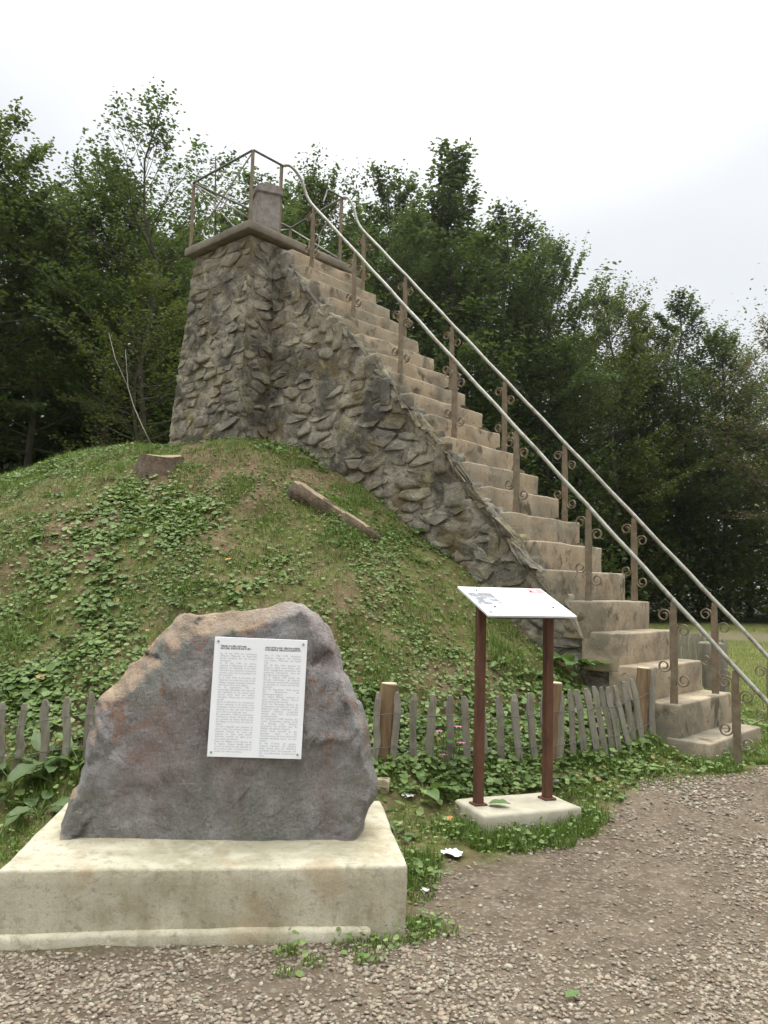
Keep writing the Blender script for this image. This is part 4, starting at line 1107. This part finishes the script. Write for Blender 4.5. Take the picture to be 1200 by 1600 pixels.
# short fence seen through the railings beyond the stairs
def at_far(px, py, y): return at_y(px, py, y)
ff = thing('picket_fence', 'short far picket fence beyond the foot of the stairs', 'fence', (0, 0, 0))
ftop = []
for i in range(15):
    px = 1062 + i * 5.2; y = 12.6 - i * .17
    T = at_y(px, 983 + i * 1.4 + random.uniform(-2, 2), y); b = float(gz(T[0], y)); h = max(.4, T[2] - b)
    o = link('picket', random.choice(PM), None, ff); o.matrix_local = Matrix.Translation((T[0], y, b)) @ Matrix.Rotation(random.uniform(-.05, .05), 4, 'Y') @ Matrix.Diagonal((1, 1, h, 1))
    ftop.append((T[0], y - .02, b + h * .7))
w = MB(); w.tube(ftop, .003, 4); link('wire', w.mesh('wire', True), MAT['wire'], ff)
p = at_y(1112, 1003, 9.6); bb = float(gz(p[0], 9.6))
o = link('marker_stone', worn_box(-.13, .13, -.1, .1, -.2, p[2] - bb, 520, .012, 5, 5, 6, .03, lambda a, w, z: (a, w, z)).mesh('marker_stone', True), MAT['slab'])
o.location = (p[0], 9.6, bb); tag(o, 'short grey stone post beyond the stairs by the far picket fence', 'stone post')

# ------------------------------------------------------------------ stump, log, small things
p = hit(240, 738)
sp = thing('tree_stump', 'sawn tree stump on top of the mound in front of the tower', 'stump', (p[0], p[1] + .20, float(gz(p[0], p[1] + .20)) - .0))
V = []; n = 44
for j, (f, rr_) in enumerate([(-.25, .34), (-.10, .28), (.0, .235), (.095, .215)]):
    for i in range(n):
        th = 2 * math.pi * i / n; r = rr_ * (1 + .05 * math.sin(th * 3 + 1) + .04 * math.sin(th * 7 + j * .4) + .03 * math.sin(th * 17))
        V.append((r * math.cos(th), r * math.sin(th), f + .015 * math.sin(th * 2) + (.16 * r * math.sin(th) * max(0, f) / .095)))
Fs = [(j * n + i, j * n + (i + 1) % n, (j + 1) * n + (i + 1) % n, (j + 1) * n + i) for j in range(3) for i in range(n)]
link('bark', MB().add(V, Fs).mesh('bark', True), MAT['stumpbark'], sp)
ctop = [(x * .99, y * .99, z + .002) for x, y, z in V[3 * n:]]
link('cut_face', MB().add(ctop + [(0, 0, .102)], [(i, (i + 1) % n, n) for i in range(n)]).mesh('cut_face', True), MAT['cutwood'], sp)

A = hit(462, 765); B = hit(598, 842)
lg = thing('fallen_log', 'half buried log with pale split top lying on the right side of the mound', 'log', tuple(A))
d = B - A; L = np.linalg.norm(d); d /= L
sd = np.cross(d, [0, 0, 1.0]); sd /= np.linalg.norm(sd); upn = np.cross(sd, d)
V = []; n = 12; ns = 12
for j in range(ns + 1):
    f = j / ns; r = .20 * (1 - .35 * f) * (.6 if j in (0, ns) else 1)
    c = d * L * f + upn * (.0 - .03 * f)
    for i in range(n):
        th = 2 * math.pi * i / n
        q = r * (1 + .12 * math.sin(i * 3 + j) + .06 * math.sin(j * 1.7))
        hh = min(math.sin(th), .42)
        V.append(c + sd * q * math.cos(th) + upn * q * hh)
Fs = [(j * n + i, j * n + (i + 1) % n, (j + 1) * n + (i + 1) % n, (j + 1) * n + i) for j in range(ns) for i in range(n)] + [tuple(range(n)), tuple(ns * n + i for i in range(n))]
link('bark', MB().add(V, Fs).mesh('bark', True), MAT['stumpbark'], lg)
V = []
for j in range(ns + 1):
    f = j / ns; r = .20 * (1 - .35 * f); c = d * L * f + upn * (.003 - .03 * f + r * .46)
    wd = .115 * (1 - .45 * f) * (1 + .2 * math.sin(j * 2.2)); cc = .02 * math.sin(j * 1.1)
    V += [c + sd * (cc - wd) - upn * .012, c + sd * cc + upn * .008 * math.sin(j), c + sd * (cc + wd) - upn * .012]
Fs = [(j * 3 + k, j * 3 + k + 1, j * 3 + k + 4, j * 3 + k + 3) for j in range(int(ns * .85)) for k in range(2)]
link('split_face', MB().add(V, Fs).mesh('split_face', True), MAT['cutwood'], lg)

def pebble_obj(name, px, py, sx, sy, sz, mat, label, cat, seed, lift=.3):
    p = hit(px, py); bm = bmesh.new(); bmesh.ops.create_icosphere(bm, subdivisions=3, radius=1)
    for v in bm.verts:
        k = 1 + (float(fbm(v.co.x * 1.6 + seed, v.co.y * 1.6 + v.co.z * 1.3, seed, 3)) - .5) * .9
        c = v.co * k; c = Vector([max(-.75, min(.75, t)) for t in c])
        v.co = Vector((c.x * sx, c.y * sy, c.z * sz))
    me = bpy.data.meshes.new(name); bm.to_mesh(me); bm.free()
    o = link(name, me, MAT[mat]); o.location = (p[0], p[1], p[2] + sz * lift); o.rotation_euler = (0, 0, seed); tag(o, label, cat); return o
pebble_obj('loose_stone', 597, 1232, .065, .05, .06, 'tanrock', 'tan stone lying behind the right corner of the plinth', 'stone', 3)
pebble_obj('loose_stone', 867, 1226, .035, .03, .035, 'greyrock', 'small pale stone in the grass right of the sign footing', 'stone', 5)
def crumple(px, py, s, label, seed):
    p = hit(px, py); rng = np.random.default_rng(seed); n = 7
    V = [((i / (n - 1) - .5) * s * 1.3 + rng.normal(0, s * .05), (j / (n - 1) - .5) * s + rng.normal(0, s * .05), .012 + rng.uniform(0, s * .28)) for i in range(n) for j in range(n)]
    Fs = [(i * n + j, (i + 1) * n + j, (i + 1) * n + j + 1, i * n + j + 1) for i in range(n - 1) for j in range(n - 1)]
    o = link('crumpled_paper', MB().add(V, Fs).mesh('crumpled_paper'), MAT['paper']); o.location = tuple(p); o.rotation_euler = (0, 0, -.6); tag(o, label, 'litter')
crumple(707, 1339, .085, 'crumpled white paper on the bare earth right of the plinth', 3)
crumple(638, 1247, .06, 'scrap of white paper under the bright leaves beside the plinth', 4)
crumple(664, 1395, .028, 'tiny white scrap on the ground right of the plinth front corner', 5)

# big leaves ----------------------------------------------------
def big_leaf_mesh(seed, L=1.0, W=.55, droop=.35, n=7):
    rng = np.random.default_rng(seed); V = []
    for i in range(n + 1):
        f = i / n
        ww = W / 2 * (math.sin(math.pi * min(1, f * .93 + .06)) ** .75) * (1.15 - .35 * f) * (0 if i == n else 1) + (.012 if i < n else 0)
        x = L * f; z = .22 * f - droop * f * f
        wv = .035 * math.sin(i * 2.1 + seed)
        V += [(x, -ww, z + .10 * ww * 2 + wv), (x, -ww * .5, z + .02 + wv * .3), (x, 0, z - .015), (x, ww * .5, z + .02 - wv * .3), (x, ww, z + .10 * ww * 2 - wv)]
    Fs = [(i * 5 + k, (i + 1) * 5 + k, (i + 1) * 5 + k + 1, i * 5 + k + 1) for i in range(n) for k in range(4)]
    return MB().add(V, Fs).mesh('leaf', True)
BL = {m_: [big_leaf_mesh(s, 1, .5 + .05 * (s % 3), .3 + .08 * (s % 4)) for s in range(5)] for m_ in ('bigleaf', 'darkleaf')}
for m_, l in BL.items():
    for q in l: q.materials.append(MAT[m_])
def plant(px, py, size, nleaf, label, mat='bigleaf', seed=0, spread=1.0, up=.55, name='broadleaf_plant'):
    rng = np.random.default_rng(seed + 900); p = hit(px, py)
    t = thing(name, label, 'plant', tuple(p))
    stm = MB()
    for i in range(nleaf):
        az = i * 2.4 + rng.normal(0, .3); el = rng.uniform(.15, 1.0) * up
        L = size * rng.uniform(.65, 1.15); sl = size * rng.uniform(.25, .8) * spread
        e = np.array([math.cos(az) * math.cos(el) , math.sin(az) * math.cos(el), math.sin(el) + .25]) * sl
        stm.tube([(0, 0, -.02), tuple(e * .5 + np.array([0, 0, sl * .15])), tuple(e)], [.005, .004, .003], 4, False)
        o = link('leaf', BL[mat][int(rng.integers(5))], None, t)
        o.location = tuple(e); o.rotation_euler = (rng.normal(0, .25), -el * .6 + rng.normal(.05, .15), az + rng.normal(0, .25)); o.scale = (L, L * rng.uniform(.85, 1.2), L)
    link('stem', stm.mesh('stem', True), MAT['stem'], t)
    return t
plants = [
 (662, 1240, .135, 9, 'low plant with bright upright oval leaves between boulder and sign', 'bigleaf'),
 (900, 1050, .27, 20, 'large leafy clump with pale green leaves under the lowest concrete slabs', 'bigleaf'),
 (935, 1085, .17, 9, 'dark leafy plant behind the fence near the foot of the stairs', 'darkleaf'),
 (60, 1278, .16, 10, 'leafy plant with long drooping leaves beside the back left corner of the plinth', 'darkleaf'),
 (20, 1235, .17, 10, 'dark broad leaved plant below the pickets at the left edge', 'darkleaf'),
 (125, 1200, .17, 9, 'broad leaved plant squeezed between left pickets and the boulder', 'bigleaf'),
 (75, 1205, .17, 10, 'dense dark plant in the middle of the left picket fence', 'darkleaf'),
 (70, 840, .11, 10, 'spread of pale green leaves on the left slope of the mound', 'bigleaf'),
 (120, 832, .08, 7, 'small leafy plant right of the pale spread on the left slope', 'bigleaf'),
 (95, 1000, .10, 7, 'flat leafy plant on the slope above the left pickets', 'bigleaf'),
 (15, 1095, .14, 8, 'broad leaves on the slope at the left edge above the fence', 'bigleaf'),
 (55, 945, .08, 7, 'small leafy plant at mid slope far left', 'bigleaf'),
 (160, 1068, .09, 6, 'leafy plant directly left of the boulder shoulder', 'bigleaf'),
 (165, 750, .08, 9, 'leafy plant on the crest left of the stump', 'bigleaf'),
 (85, 775, .09, 9, 'leafy plant on the crest at the far left', 'darkleaf'),
 (285, 950, .09, 8, 'green plant on the slope just above the boulder top', 'darkleaf'),
 (565, 1085, .10, 6, 'leafy plant touching the right flank of the boulder', 'bigleaf'),
 (645, 835, .10, 9, 'leafy plant below the end of the fallen log', 'bigleaf'),
 (585, 800, .07, 7, 'bright leafy plant at the upper side of the fallen log', 'bigleaf'),
 (705, 870, .10, 8, 'leafy plant against the foot of the stair wall above the sign', 'darkleaf'),
 (660, 880, .08, 7, 'sprig of bright leaves on the slope left of the sign panel', 'bigleaf'),
 (500, 735, .09, 9, 'leafy plant at the wall foot near the tower corner', 'bigleaf'),
 (640, 1130, .13, 8, 'broad leaved plant behind the pickets next to the first round post', 'bigleaf'),
 (715, 1105, .12, 8, 'broad leaved plant behind the pickets left of the sign', 'darkleaf'),
 (800, 1110, .14, 9, 'lush plant behind the pickets between the sign posts', 'bigleaf'),
 (835, 1060, .13, 9, 'lush plant under the sign panel on the slope', 'bigleaf'),
 (780, 1040, .11, 8, 'bright plant on the slope below the sign panel', 'bigleaf'),
 (700, 1020, .10, 7, 'low leafy plant on the slope left of the rusty posts', 'bigleaf'),
 (1088, 1040, .16, 9, 'leafy plant seen past the stairs below the far pickets', 'bigleaf'),
 (620, 1310, .09, 6, 'small creeping plant on the bare earth right of the plinth', 'darkleaf'),
 (880, 1165, .12, 8, 'leafy weed at the second round fence post', 'darkleaf'),
 (990, 1160, .12, 8, 'leafy weed in front of the leaning pickets near the stairs', 'darkleaf'),
 (1125, 1180, .11, 8, 'dark weed at the front of the lowest step', 'darkleaf'),
 (655, 1445, .06, 6, 'tiny plant at the front right corner of the plinth', 'bigleaf'),
]
for i, (px, py, s, nl_, lab, mt_) in enumerate(plants): plant(px, py, s, nl_, lab, mt_, i, up=.75 if i in (0, 1, 3, 4, 5, 6) else .5)
# fallen leaves
def fallen(px, py, s, mat, label, rz=0.3, lift=.02):
    p = hit(px, py); me = big_leaf_mesh(int(px), 1, .7, .12); o = link('fallen_leaf', me, MAT[mat]); o.location = (p[0], p[1], p[2] + lift); o.scale = (s, s, s); o.rotation_euler = (.1, -.1, rz); tag(o, label, 'leaf')
fallen(884, 1565, .055, 'bigleaf', 'single green leaf lying on the gravel in front', .2)
fallen(352, 884, .075, 'orange', 'orange leaf on the slope above the boulder', .7, .05)
fallen(697, 1287, .06, 'orange', 'orange brown leaf on bare earth left of the sign footing', .7)
o = link('fallen_leaf', big_leaf_mesh(8, 1, .75, .15), MAT['bigleaf']); o.location = (SCx - .165, SCy - .10, sbz + .012); o.scale = (.13, .13, .13); o.rotation_euler = (0, 0, -.3)
tag(o, 'broad green leaf lying on the sign footing beside the left post', 'leaf')
# flowering weed
fp = hit(705, 1215)
fwd = thing('flowering_weed', 'weed with small pink flowers in front of the pickets left of the sign', 'plant', tuple(fp))
sm_ = MB(); heads = [(-.09, -.02, .30), (.04, 0, .33), (.06, -.03, .23), (-.05, .01, .14)]
for h in heads: sm_.tube([(0, 0, -.02), (h[0] * .4, h[1] * .4, h[2] * .5), h], .003, 4, False)
link('stem', sm_.mesh('stem', True), MAT['stem'], fwd)
for h in heads:
    fl = MB()
    for i in range(6):
        a = i * math.pi / 3; c, s = math.cos(a), math.sin(a); r = .022
        fl.add([h, (h[0] + r * c - .01 * s, h[1] + r * s + .01 * c, h[2] + .008), (h[0] + 1.4 * r * c, h[1] + 1.4 * r * s, h[2] + .002), (h[0] + r * c + .01 * s, h[1] + r * s - .01 * c, h[2] + .008)], [(0, 1, 2, 3)])
    link('flower', fl.mesh('flower'), MAT['petal'], fwd)
for i in range(7):
    o = link('leaf', BL['darkleaf'][i % 5], None, fwd); a = i * 2.4; o.location = (.02 * math.cos(a), .02 * math.sin(a), .04 + .03 * i); o.scale = (.09, .09, .09); o.rotation_euler = (0, -.2, a)
# bare pale branch at the edge of the wood
bp = at_y(235, 690, 11.2)
br = MB(); P0 = [at_y(x, y_, 11.2 + k * .1) for k, (x, y_) in enumerate([(236, 694), (222, 665), (209, 635), (200, 605), (198, 575), (196, 548)])]
br.tube([Vector(q) for q in P0], [.009, .008, .007, .006, .004, .003], 5)
br.tube([Vector(P0[3]), Vector(at_y(180, 560, 11.8)), Vector(at_y(170, 520, 12.1))], [.007, .005, .003], 4)
o = link('bare_branch', br.mesh('bare_branch', True), MAT['twig']); tag(o, 'thin bare pale branch against the dark wood left of the tower', 'branch')

# ------------------------------------------------------------------ ground cover, grass and gravel (uncountable)
rng = np.random.default_rng(5)
def in_view(x, y, pad=.12): return np.abs(x) / np.maximum(y, .1) < (.5 + pad)
def blocked(x, y):
    d = np.stack([x, y], -1) - SO; a = d @ SN; w = d @ SW
    inside = (a > -.30) & (a < 6.7) & (w > -.12) & (w < WID + .02)
    tw = (a > A_T - .05) & (a < 6.8) & (w > TL - .05) & (w < 1.1)
    c, s = math.cos(-YAW), math.sin(-YAW); px_, py_ = x - PC[0], y - PC[1]
    lx_, ly_ = px_ * c - py_ * s, px_ * s + py_ * c
    pl = (np.abs(lx_) < .87) & (np.abs(ly_) < .53)
    c, s = math.cos(-SYAW), math.sin(-SYAW); px_, py_ = x - SCx, y - SCy
    lx_, ly_ = px_ * c - py_ * s, px_ * s + py_ * c
    sg = (np.abs(lx_ - .02) < .35) & (np.abs(ly_ + .02) < .20)
    return inside | tw | pl | sg
def normals(x, y):
    e = .05; dx = (gz(x + e, y) - gz(x - e, y)) / (2 * e); dy = (gz(x, y + e) - gz(x, y - e)) / (2 * e)
    n = np.stack([-dx, -dy, np.ones_like(dx)], -1); return n / np.linalg.norm(n, axis=1, keepdims=True)
def align(rot, nrm, k=.7):
    """tilt frames from up towards the slope normal"""
    n = nrm * k + np.array([0, 0, 1 - k]); n /= np.linalg.norm(n, axis=1, keepdims=True)
    x = np.cross(np.array([0, 1.0, 0]), n); x /= np.linalg.norm(x, axis=1, keepdims=True); y = np.cross(n, x)
    B = np.stack([x, y, n], -1); return np.einsum('nij,njk->nik', B, rot)
N = 260000
x = rng.uniform(-5.2, 4.2, N); y = rng.uniform(4.2, 10.6, N)
r = reff(x, y); clump = fbm(x * 2.3, y * 2.3, 55, 3); cm = cover_mask(x, y)
dens = smooth(.40, .62, clump) * (.25 + .75 * cm) * .75 + .12
# lush belt along the fence and against the wall foot
belt = smooth(.55, .1, np.abs(r - 5.05)); dens = dens + belt * .35
dens = np.where(gravel_mask(x, y) > .4, 0, dens)
dens = np.where(r > 5.9, dens * .3, dens); dens = dens * (.18 + .82 * smooth(5.05, 5.35, y - .25 * np.maximum(x - .9, 0)))
k = (rng.random(N) < dens * .72) & in_view(x, y) & ~blocked(x, y)
x, y = x[k], y[k]; n = len(x)
big = fbm(x * 1.2, y * 1.2, 66, 2)
sc = (.014 + .030 * rng.random(n) ** 2.2) * (1 + .7 * smooth(.52, .7, big)) * (1 + .5 * smooth(4.7, 5.2, reff(x, y)))
pos = np.stack([x, y, gz(x, y) + rng.uniform(.004, .045, n) * (1 + .8 * smooth(4.6, 5.1, reff(x, y)))], -1)
rot = align(rand_rot(n, .42, rng), normals(x, y), .6)
tint = np.clip(rng.beta(2.2, 2.4, n) * .85 + (fbm(x * 1.5, y * 1.5, 67, 3) - .5) * .5, 0, .94); tint = np.where(rng.random(n) < .012, 1.0, tint)
V, Fs, T = scatter(COVL, LEAF_F, pos, rot, sc, tint)
link('ground_cover', mesh_np('ground_cover', V, Fs, False, {'tint': T}), MAT['coverleaf'], kind='stuff', label='small round leaved weeds covering the mound')
print('COVER', n)

BL3 = np.array([[0, -.05, 0], [0, .05, 0], [.10, -.035, .55], [.10, .035, .55], [.42, 0, 1.0]])
BL3_F = np.array([[0, 1, 3], [0, 3, 2], [2, 3, 4]])
def grass(name, x, y, h, lean=.3, label='', tintk=0.0, seed=1):
    rng = np.random.default_rng(seed); n = len(x)
    pos = np.stack([x, y, gz(x, y) - .006], -1)
    yaw = rng.uniform(0, 2 * np.pi, n); R = rotz(yaw)
    tl = rng.normal(0, lean, n); c, s = np.cos(tl), np.sin(tl); z = np.zeros(n); o = np.ones(n)
    Ry = np.stack([np.stack([c, z, s], -1), np.stack([z, o, z], -1), np.stack([-s, z, c], -1)], -2)
    rot = np.einsum('nij,njk->nik', R, Ry)
    scl = np.stack([h, np.full(n, .05) * (.7 + rng.random(n) * .7) * 1.3, h], -1)
    tint = np.clip(rng.beta(2.2, 2.6, n) + .03 + tintk + (fbm(x * 1.1, y * 1.1, 88, 3) - .5) * .5, 0, 1)
    V, Fs, T = scatter(BL3, BL3_F, pos, rot, scl, tint)
    return link(name, mesh_np(name, V, Fs, False, {'tint': T}), MAT['grass'], kind='stuff', label=label)
# tufts on the mound
NT = 620
tx = rng.uniform(-5, 3.6, NT); ty = rng.uniform(4.9, 10.4, NT)
keep = (reff(tx, ty) < 5.5) & in_view(tx, ty) & ~blocked(tx, ty) & (gravel_mask(tx, ty) < .3) & ((fbm(tx * .9, ty * .9, 91, 3) > .47) | (rng.random(NT) < .15))
tx, ty = tx[keep], ty[keep]
gx, gy, gh_ = [], [], []
def tuft(cx, cy, rad, n, h):
    a = rng.uniform(0, 6.28, n); q = rad * np.sqrt(rng.random(n))
    gx.append(cx + q * np.cos(a)); gy.append(cy + q * np.sin(a)); gh_.append(h * rng.uniform(.45, 1.15, n) * (1 - .4 * q / rad))
for cx, cy in zip(tx, ty):
    s = rng.uniform(.5, 1.3)
    tuft(cx, cy, .11 * s, int(95 * s), .10 * s)
for (px, py, rad, n_, h) in [(300, 740, .22, 240, .16), (355, 720, .25, 260, .13), (375, 760, .16, 180, .14), (535, 850, .24, 320, .17), (530, 800, .2, 240, .15), (420, 820, .22, 220, .12), (435, 800, .2, 200, .12), (200, 835, .2, 220, .11), (230, 820, .2, 200, .1),
    (380, 880, .16, 160, .11), (40, 985, .25, 300, .16), (10, 1020, .2, 220, .16), (640, 965, .2, 200, .12), (560, 1000, .2, 200, .12), (540, 985, .2, 200, .13), (30, 745, .3, 300, .13), (100, 720, .3, 300, .13), (180, 700, .25, 240, .12), (450, 715, .25, 240, .12), (770, 1010, .2, 240, .15), (800, 1040, .2, 240, .16), (600, 1070, .15, 160, .14), (20, 760, .3, 300, .12)]:
    c = hit(px, py); tuft(c[0], c[1], rad, n_, h)
# thin grass over the mossy parts of the mound
N = 95000; x = rng.uniform(-5.2, 4.0, N); y = rng.uniform(4.6, 10.6, N)
k = (rng.random(N) < cover_mask(x, y) * .75 * smooth(.38, .55, fbm(x * 1.6, y * 1.6, 95, 3)) + .05) & in_view(x, y) & ~blocked(x, y) & (gravel_mask(x, y) < .3) & (reff(x, y) < 5.8)
gx.append(x[k]); gy.append(y[k]); gh_.append(rng.uniform(.025, .075, k.sum()))
X, Y, Hh = np.concatenate(gx), np.concatenate(gy), np.concatenate(gh_)
k = ~blocked(X, Y); grass('mound_grass', X[k], Y[k], Hh[k], .35, 'grass tufts on the mound', .0, 2)
# weeds along fence, footing, plinth corner, stair foot
gx, gy, gh_ = [], [], []
for (px, py, rad, n_, h) in [(960, 1205, .3, 420, .055), (900, 1255, .25, 320, .05), (1080, 1200, .25, 300, .06), (680, 1300, .2, 260, .05), (640, 1290, .2, 260, .05), (760, 1250, .2, 240, .08), (620, 1340, .15, 200, .05), (-20, 1330, .3, 300, .08), (10, 1330, .25, 300, .07), (650, 1400, .1, 160, .05), (1000, 1190, .2, 300, .1), (640, 1372, .16, 420, .10), (655, 1348, .13, 320, .09), (600, 1468, .12, 260, .06), (640, 1455, .13, 340, .075), (560, 1475, .12, 220, .05), (690, 1455, .09, 120, .045), (450, 1490, .06, 90, .055), (445, 1520, .05, 60, .04), (490, 1505, .05, 60, .045), (575, 1500, .06, 90, .05),
    (720, 1300, .14, 420, .10), (760, 1316, .15, 460, .11), (810, 1318, .15, 460, .10), (860, 1312, .15, 420, .11), (900, 1298, .13, 360, .11), (920, 1280, .12, 300, .11), (930, 1240, .2, 300, .07), (760, 1220, .16, 220, .10), (700, 1230, .15, 160, .08),
    (900, 1180, .2, 360, .14), (940, 1180, .2, 420, .13), (980, 1165, .2, 420, .14), (1020, 1150, .18, 420, .15), (1040, 1120, .14, 420, .17), (1050, 1165, .2, 380, .12), (1090, 1185, .2, 380, .11), (1120, 1200, .18, 420, .12), (1150, 1180, .14, 260, .12), (1180, 1160, .16, 260, .10), (1185, 1120, .2, 300, .12), (1160, 1100, .2, 300, .12),
    (600, 1215, .12, 160, .12), (680, 1200, .2, 260, .12), (740, 1190, .2, 260, .13), (820, 1190, .2, 280, .13), (860, 1180, .2, 280, .14), (20, 1290, .3, 300, .12), (100, 1215, .2, 260, .12), (50, 1225, .2, 260, .13), (1000, 1215, .25, 200, .05), (1060, 1215, .25, 180, .05), (870, 1240, .15, 160, .08)]:
    c = hit(px, py); tuft(c[0], c[1], rad, int(n_ * 1.2), h)
X, Y, Hh = np.concatenate(gx), np.concatenate(gy), np.concatenate(gh_)
k = ~blocked(X, Y); grass('verge_grass', X[k], Y[k], Hh[k], .38, 'grass and weeds along the path edge', -.05, 3)
# weeds with small leaves in the same verge
idx = rng.choice(len(X), 2600); x, y = X[idx] + rng.normal(0, .06, 2600), Y[idx] + rng.normal(0, .06, 2600); k = ~blocked(x, y); x, y = x[k], y[k]; n = len(x)
pos = np.stack([x, y, gz(x, y) + rng.uniform(.005, .08, n)], -1)
V, Fs, T = scatter(COVL, LEAF_F, pos, rand_rot(n, .5, rng), .013 + .024 * rng.random(n) ** 3, np.clip(rng.beta(2.2, 2.6, n), 0, .93))
link('verge_weeds', mesh_np('verge_weeds', V, Fs, False, {'tint': T}), MAT['coverleaf'], kind='stuff', label='small leaved weeds along the path edge')
# lawn right of the stairs
N = 190000; y = 6.3 + 26 * rng.random(N) ** 1.9; x = y * rng.uniform(.2, 1.0, N)
k = (smooth(5.3, 6.0, reff(x, y)) > rng.random(N)) & (gravel_mask(x, y) < .3) & (patch_mask(x, y) < .5) & ~blocked(x, y) & (forest_mask(x, y) < .5)
x, y = x[k], y[k]
grass('lawn_grass', x, y, rng.uniform(.02, .06, len(x)) * (1 + y / 30), .45, 'short lawn grass beyond the stairs', .22, 4)

# gravel
ico = bmesh.new(); bmesh.ops.create_icosphere(ico, subdivisions=1, radius=1); ico.verts.ensure_lookup_table()
IV = np.array([v.co[:] for v in ico.verts]); IF = np.array([[v.index for v in f.verts] for f in ico.faces]); ico.free()
bm2 = bmesh.new(); bmesh.ops.create_icosphere(bm2, subdivisions=2, radius=1); bm2.verts.ensure_lookup_table()
IV2 = np.array([v.co[:] for v in bm2.verts]); IF2 = np.array([[v.index for v in f.verts] for f in bm2.faces]); bm2.free()
def stones_mesh(name, x, y, s, IVx, IFx, seed, label):
    rng = np.random.default_rng(seed); n = len(x); Vs, Fss, Ts = [], [], []; off = 0; G = 12
    grp = rng.integers(0, G, n)
    for g in range(G):
        m_ = grp == g; q = int(m_.sum())
        if not q: continue
        d = IVx * (1 + (fbm(IVx[:, 0] * 1.7 + g * 7, IVx[:, 1] * 1.7 + IVx[:, 2] * 1.5, 300 + g, 2) - .5)[:, None] * 1.0)
        d = np.clip(d, -.8, .8) * [1.0, rng.uniform(.65, .9), rng.uniform(.34, .52)]
        pos = np.stack([x[m_], y[m_], gz(x[m_], y[m_]) + s[m_] * rng.uniform(.0, .32, q)], -1)
        V, Fs, T = scatter(d, IFx, pos, rand_rot(q, .35, rng), s[m_], rng.random(q))
        Vs.append(V); Fss.append(Fs + off); Ts.append(T); off += len(V)
    return link(name, mesh_np(name, np.concatenate(Vs), np.concatenate(Fss), True, {'tint': np.concatenate(Ts)}), MAT['gravel'], kind='stuff', label=label)
def gravel_density(x, y):
    base = np.full(len(x), .9)
    # trodden bare earth in the middle of the path
    bare = smooth(1.25, .55, np.hypot((x - .95) / 1.0, (y - 4.15) / .85)); bare2 = smooth(1.2, .5, np.hypot((x + .42) / .26, (y - 3.12) / .10)); bare3 = smooth(1.2, .6, np.hypot((x - 1.7) / .5, (y - 4.9) / .8))
    n = fbm(x * 2.6, y * 2.6, 201, 3)
    base = base * (1 - .90 * bare) * (1 - .85 * bare2) * (1 - .6 * bare3) * smooth(.30, .56, n + .12 * smooth(3.3, 2.9, y))
    return np.clip(base + .05, 0, 1)
N = 46000; y = 2.2 + 2.4 * rng.random(N); x = rng.uniform(-2.8, 3.2, N)
k = (rng.random(N) < gravel_density(x, y)) & (gravel_mask(x, y) > .35) & ~blocked(x, y) & in_view(x, y, .25)
x, y = x[k], y[k]; print('GRAVEL near', len(x))
stones_mesh('gravel', x, y, .0065 + .0095 * rng.random(len(x)) ** 1.6, IV, IF, 7, 'pale gravel stones strewn over the path')
k = rng.random(len(x)) < .05; xb, yb = x[k] + rng.normal(0, .03, k.sum()), y[k] + rng.normal(0, .03, k.sum())
k = ~blocked(xb, yb); xb, yb = xb[k], yb[k]
stones_mesh('coarse_gravel', xb, yb, .011 + .007 * rng.random(len(xb)), IV2, IF2, 8, 'larger gravel stones strewn over the path')
N = 26000; y = 4.5 + 2.6 * rng.random(N); x = rng.uniform(.8, 4.8, N)
k = (rng.random(N) < gravel_density(x, y) * .8) & (gravel_mask(x, y) > .4) & ~blocked(x, y) & in_view(x, y, .2)
x, y = x[k], y[k]
stones_mesh('far_gravel', x, y, .010 + .012 * rng.random(len(x)) ** 1.6, IV, IF, 9, 'gravel stones on the path near the stairs')
print('TRIS', sum(len(me.loop_triangles) if me.loop_triangles else sum(max(0, p.loop_total - 2) for p in me.polygons) for me in bpy.data.meshes if len(me.polygons) < 50000), 'small meshes;', {me.name: len(me.polygons) for me in bpy.data.meshes if len(me.polygons) >= 50000})
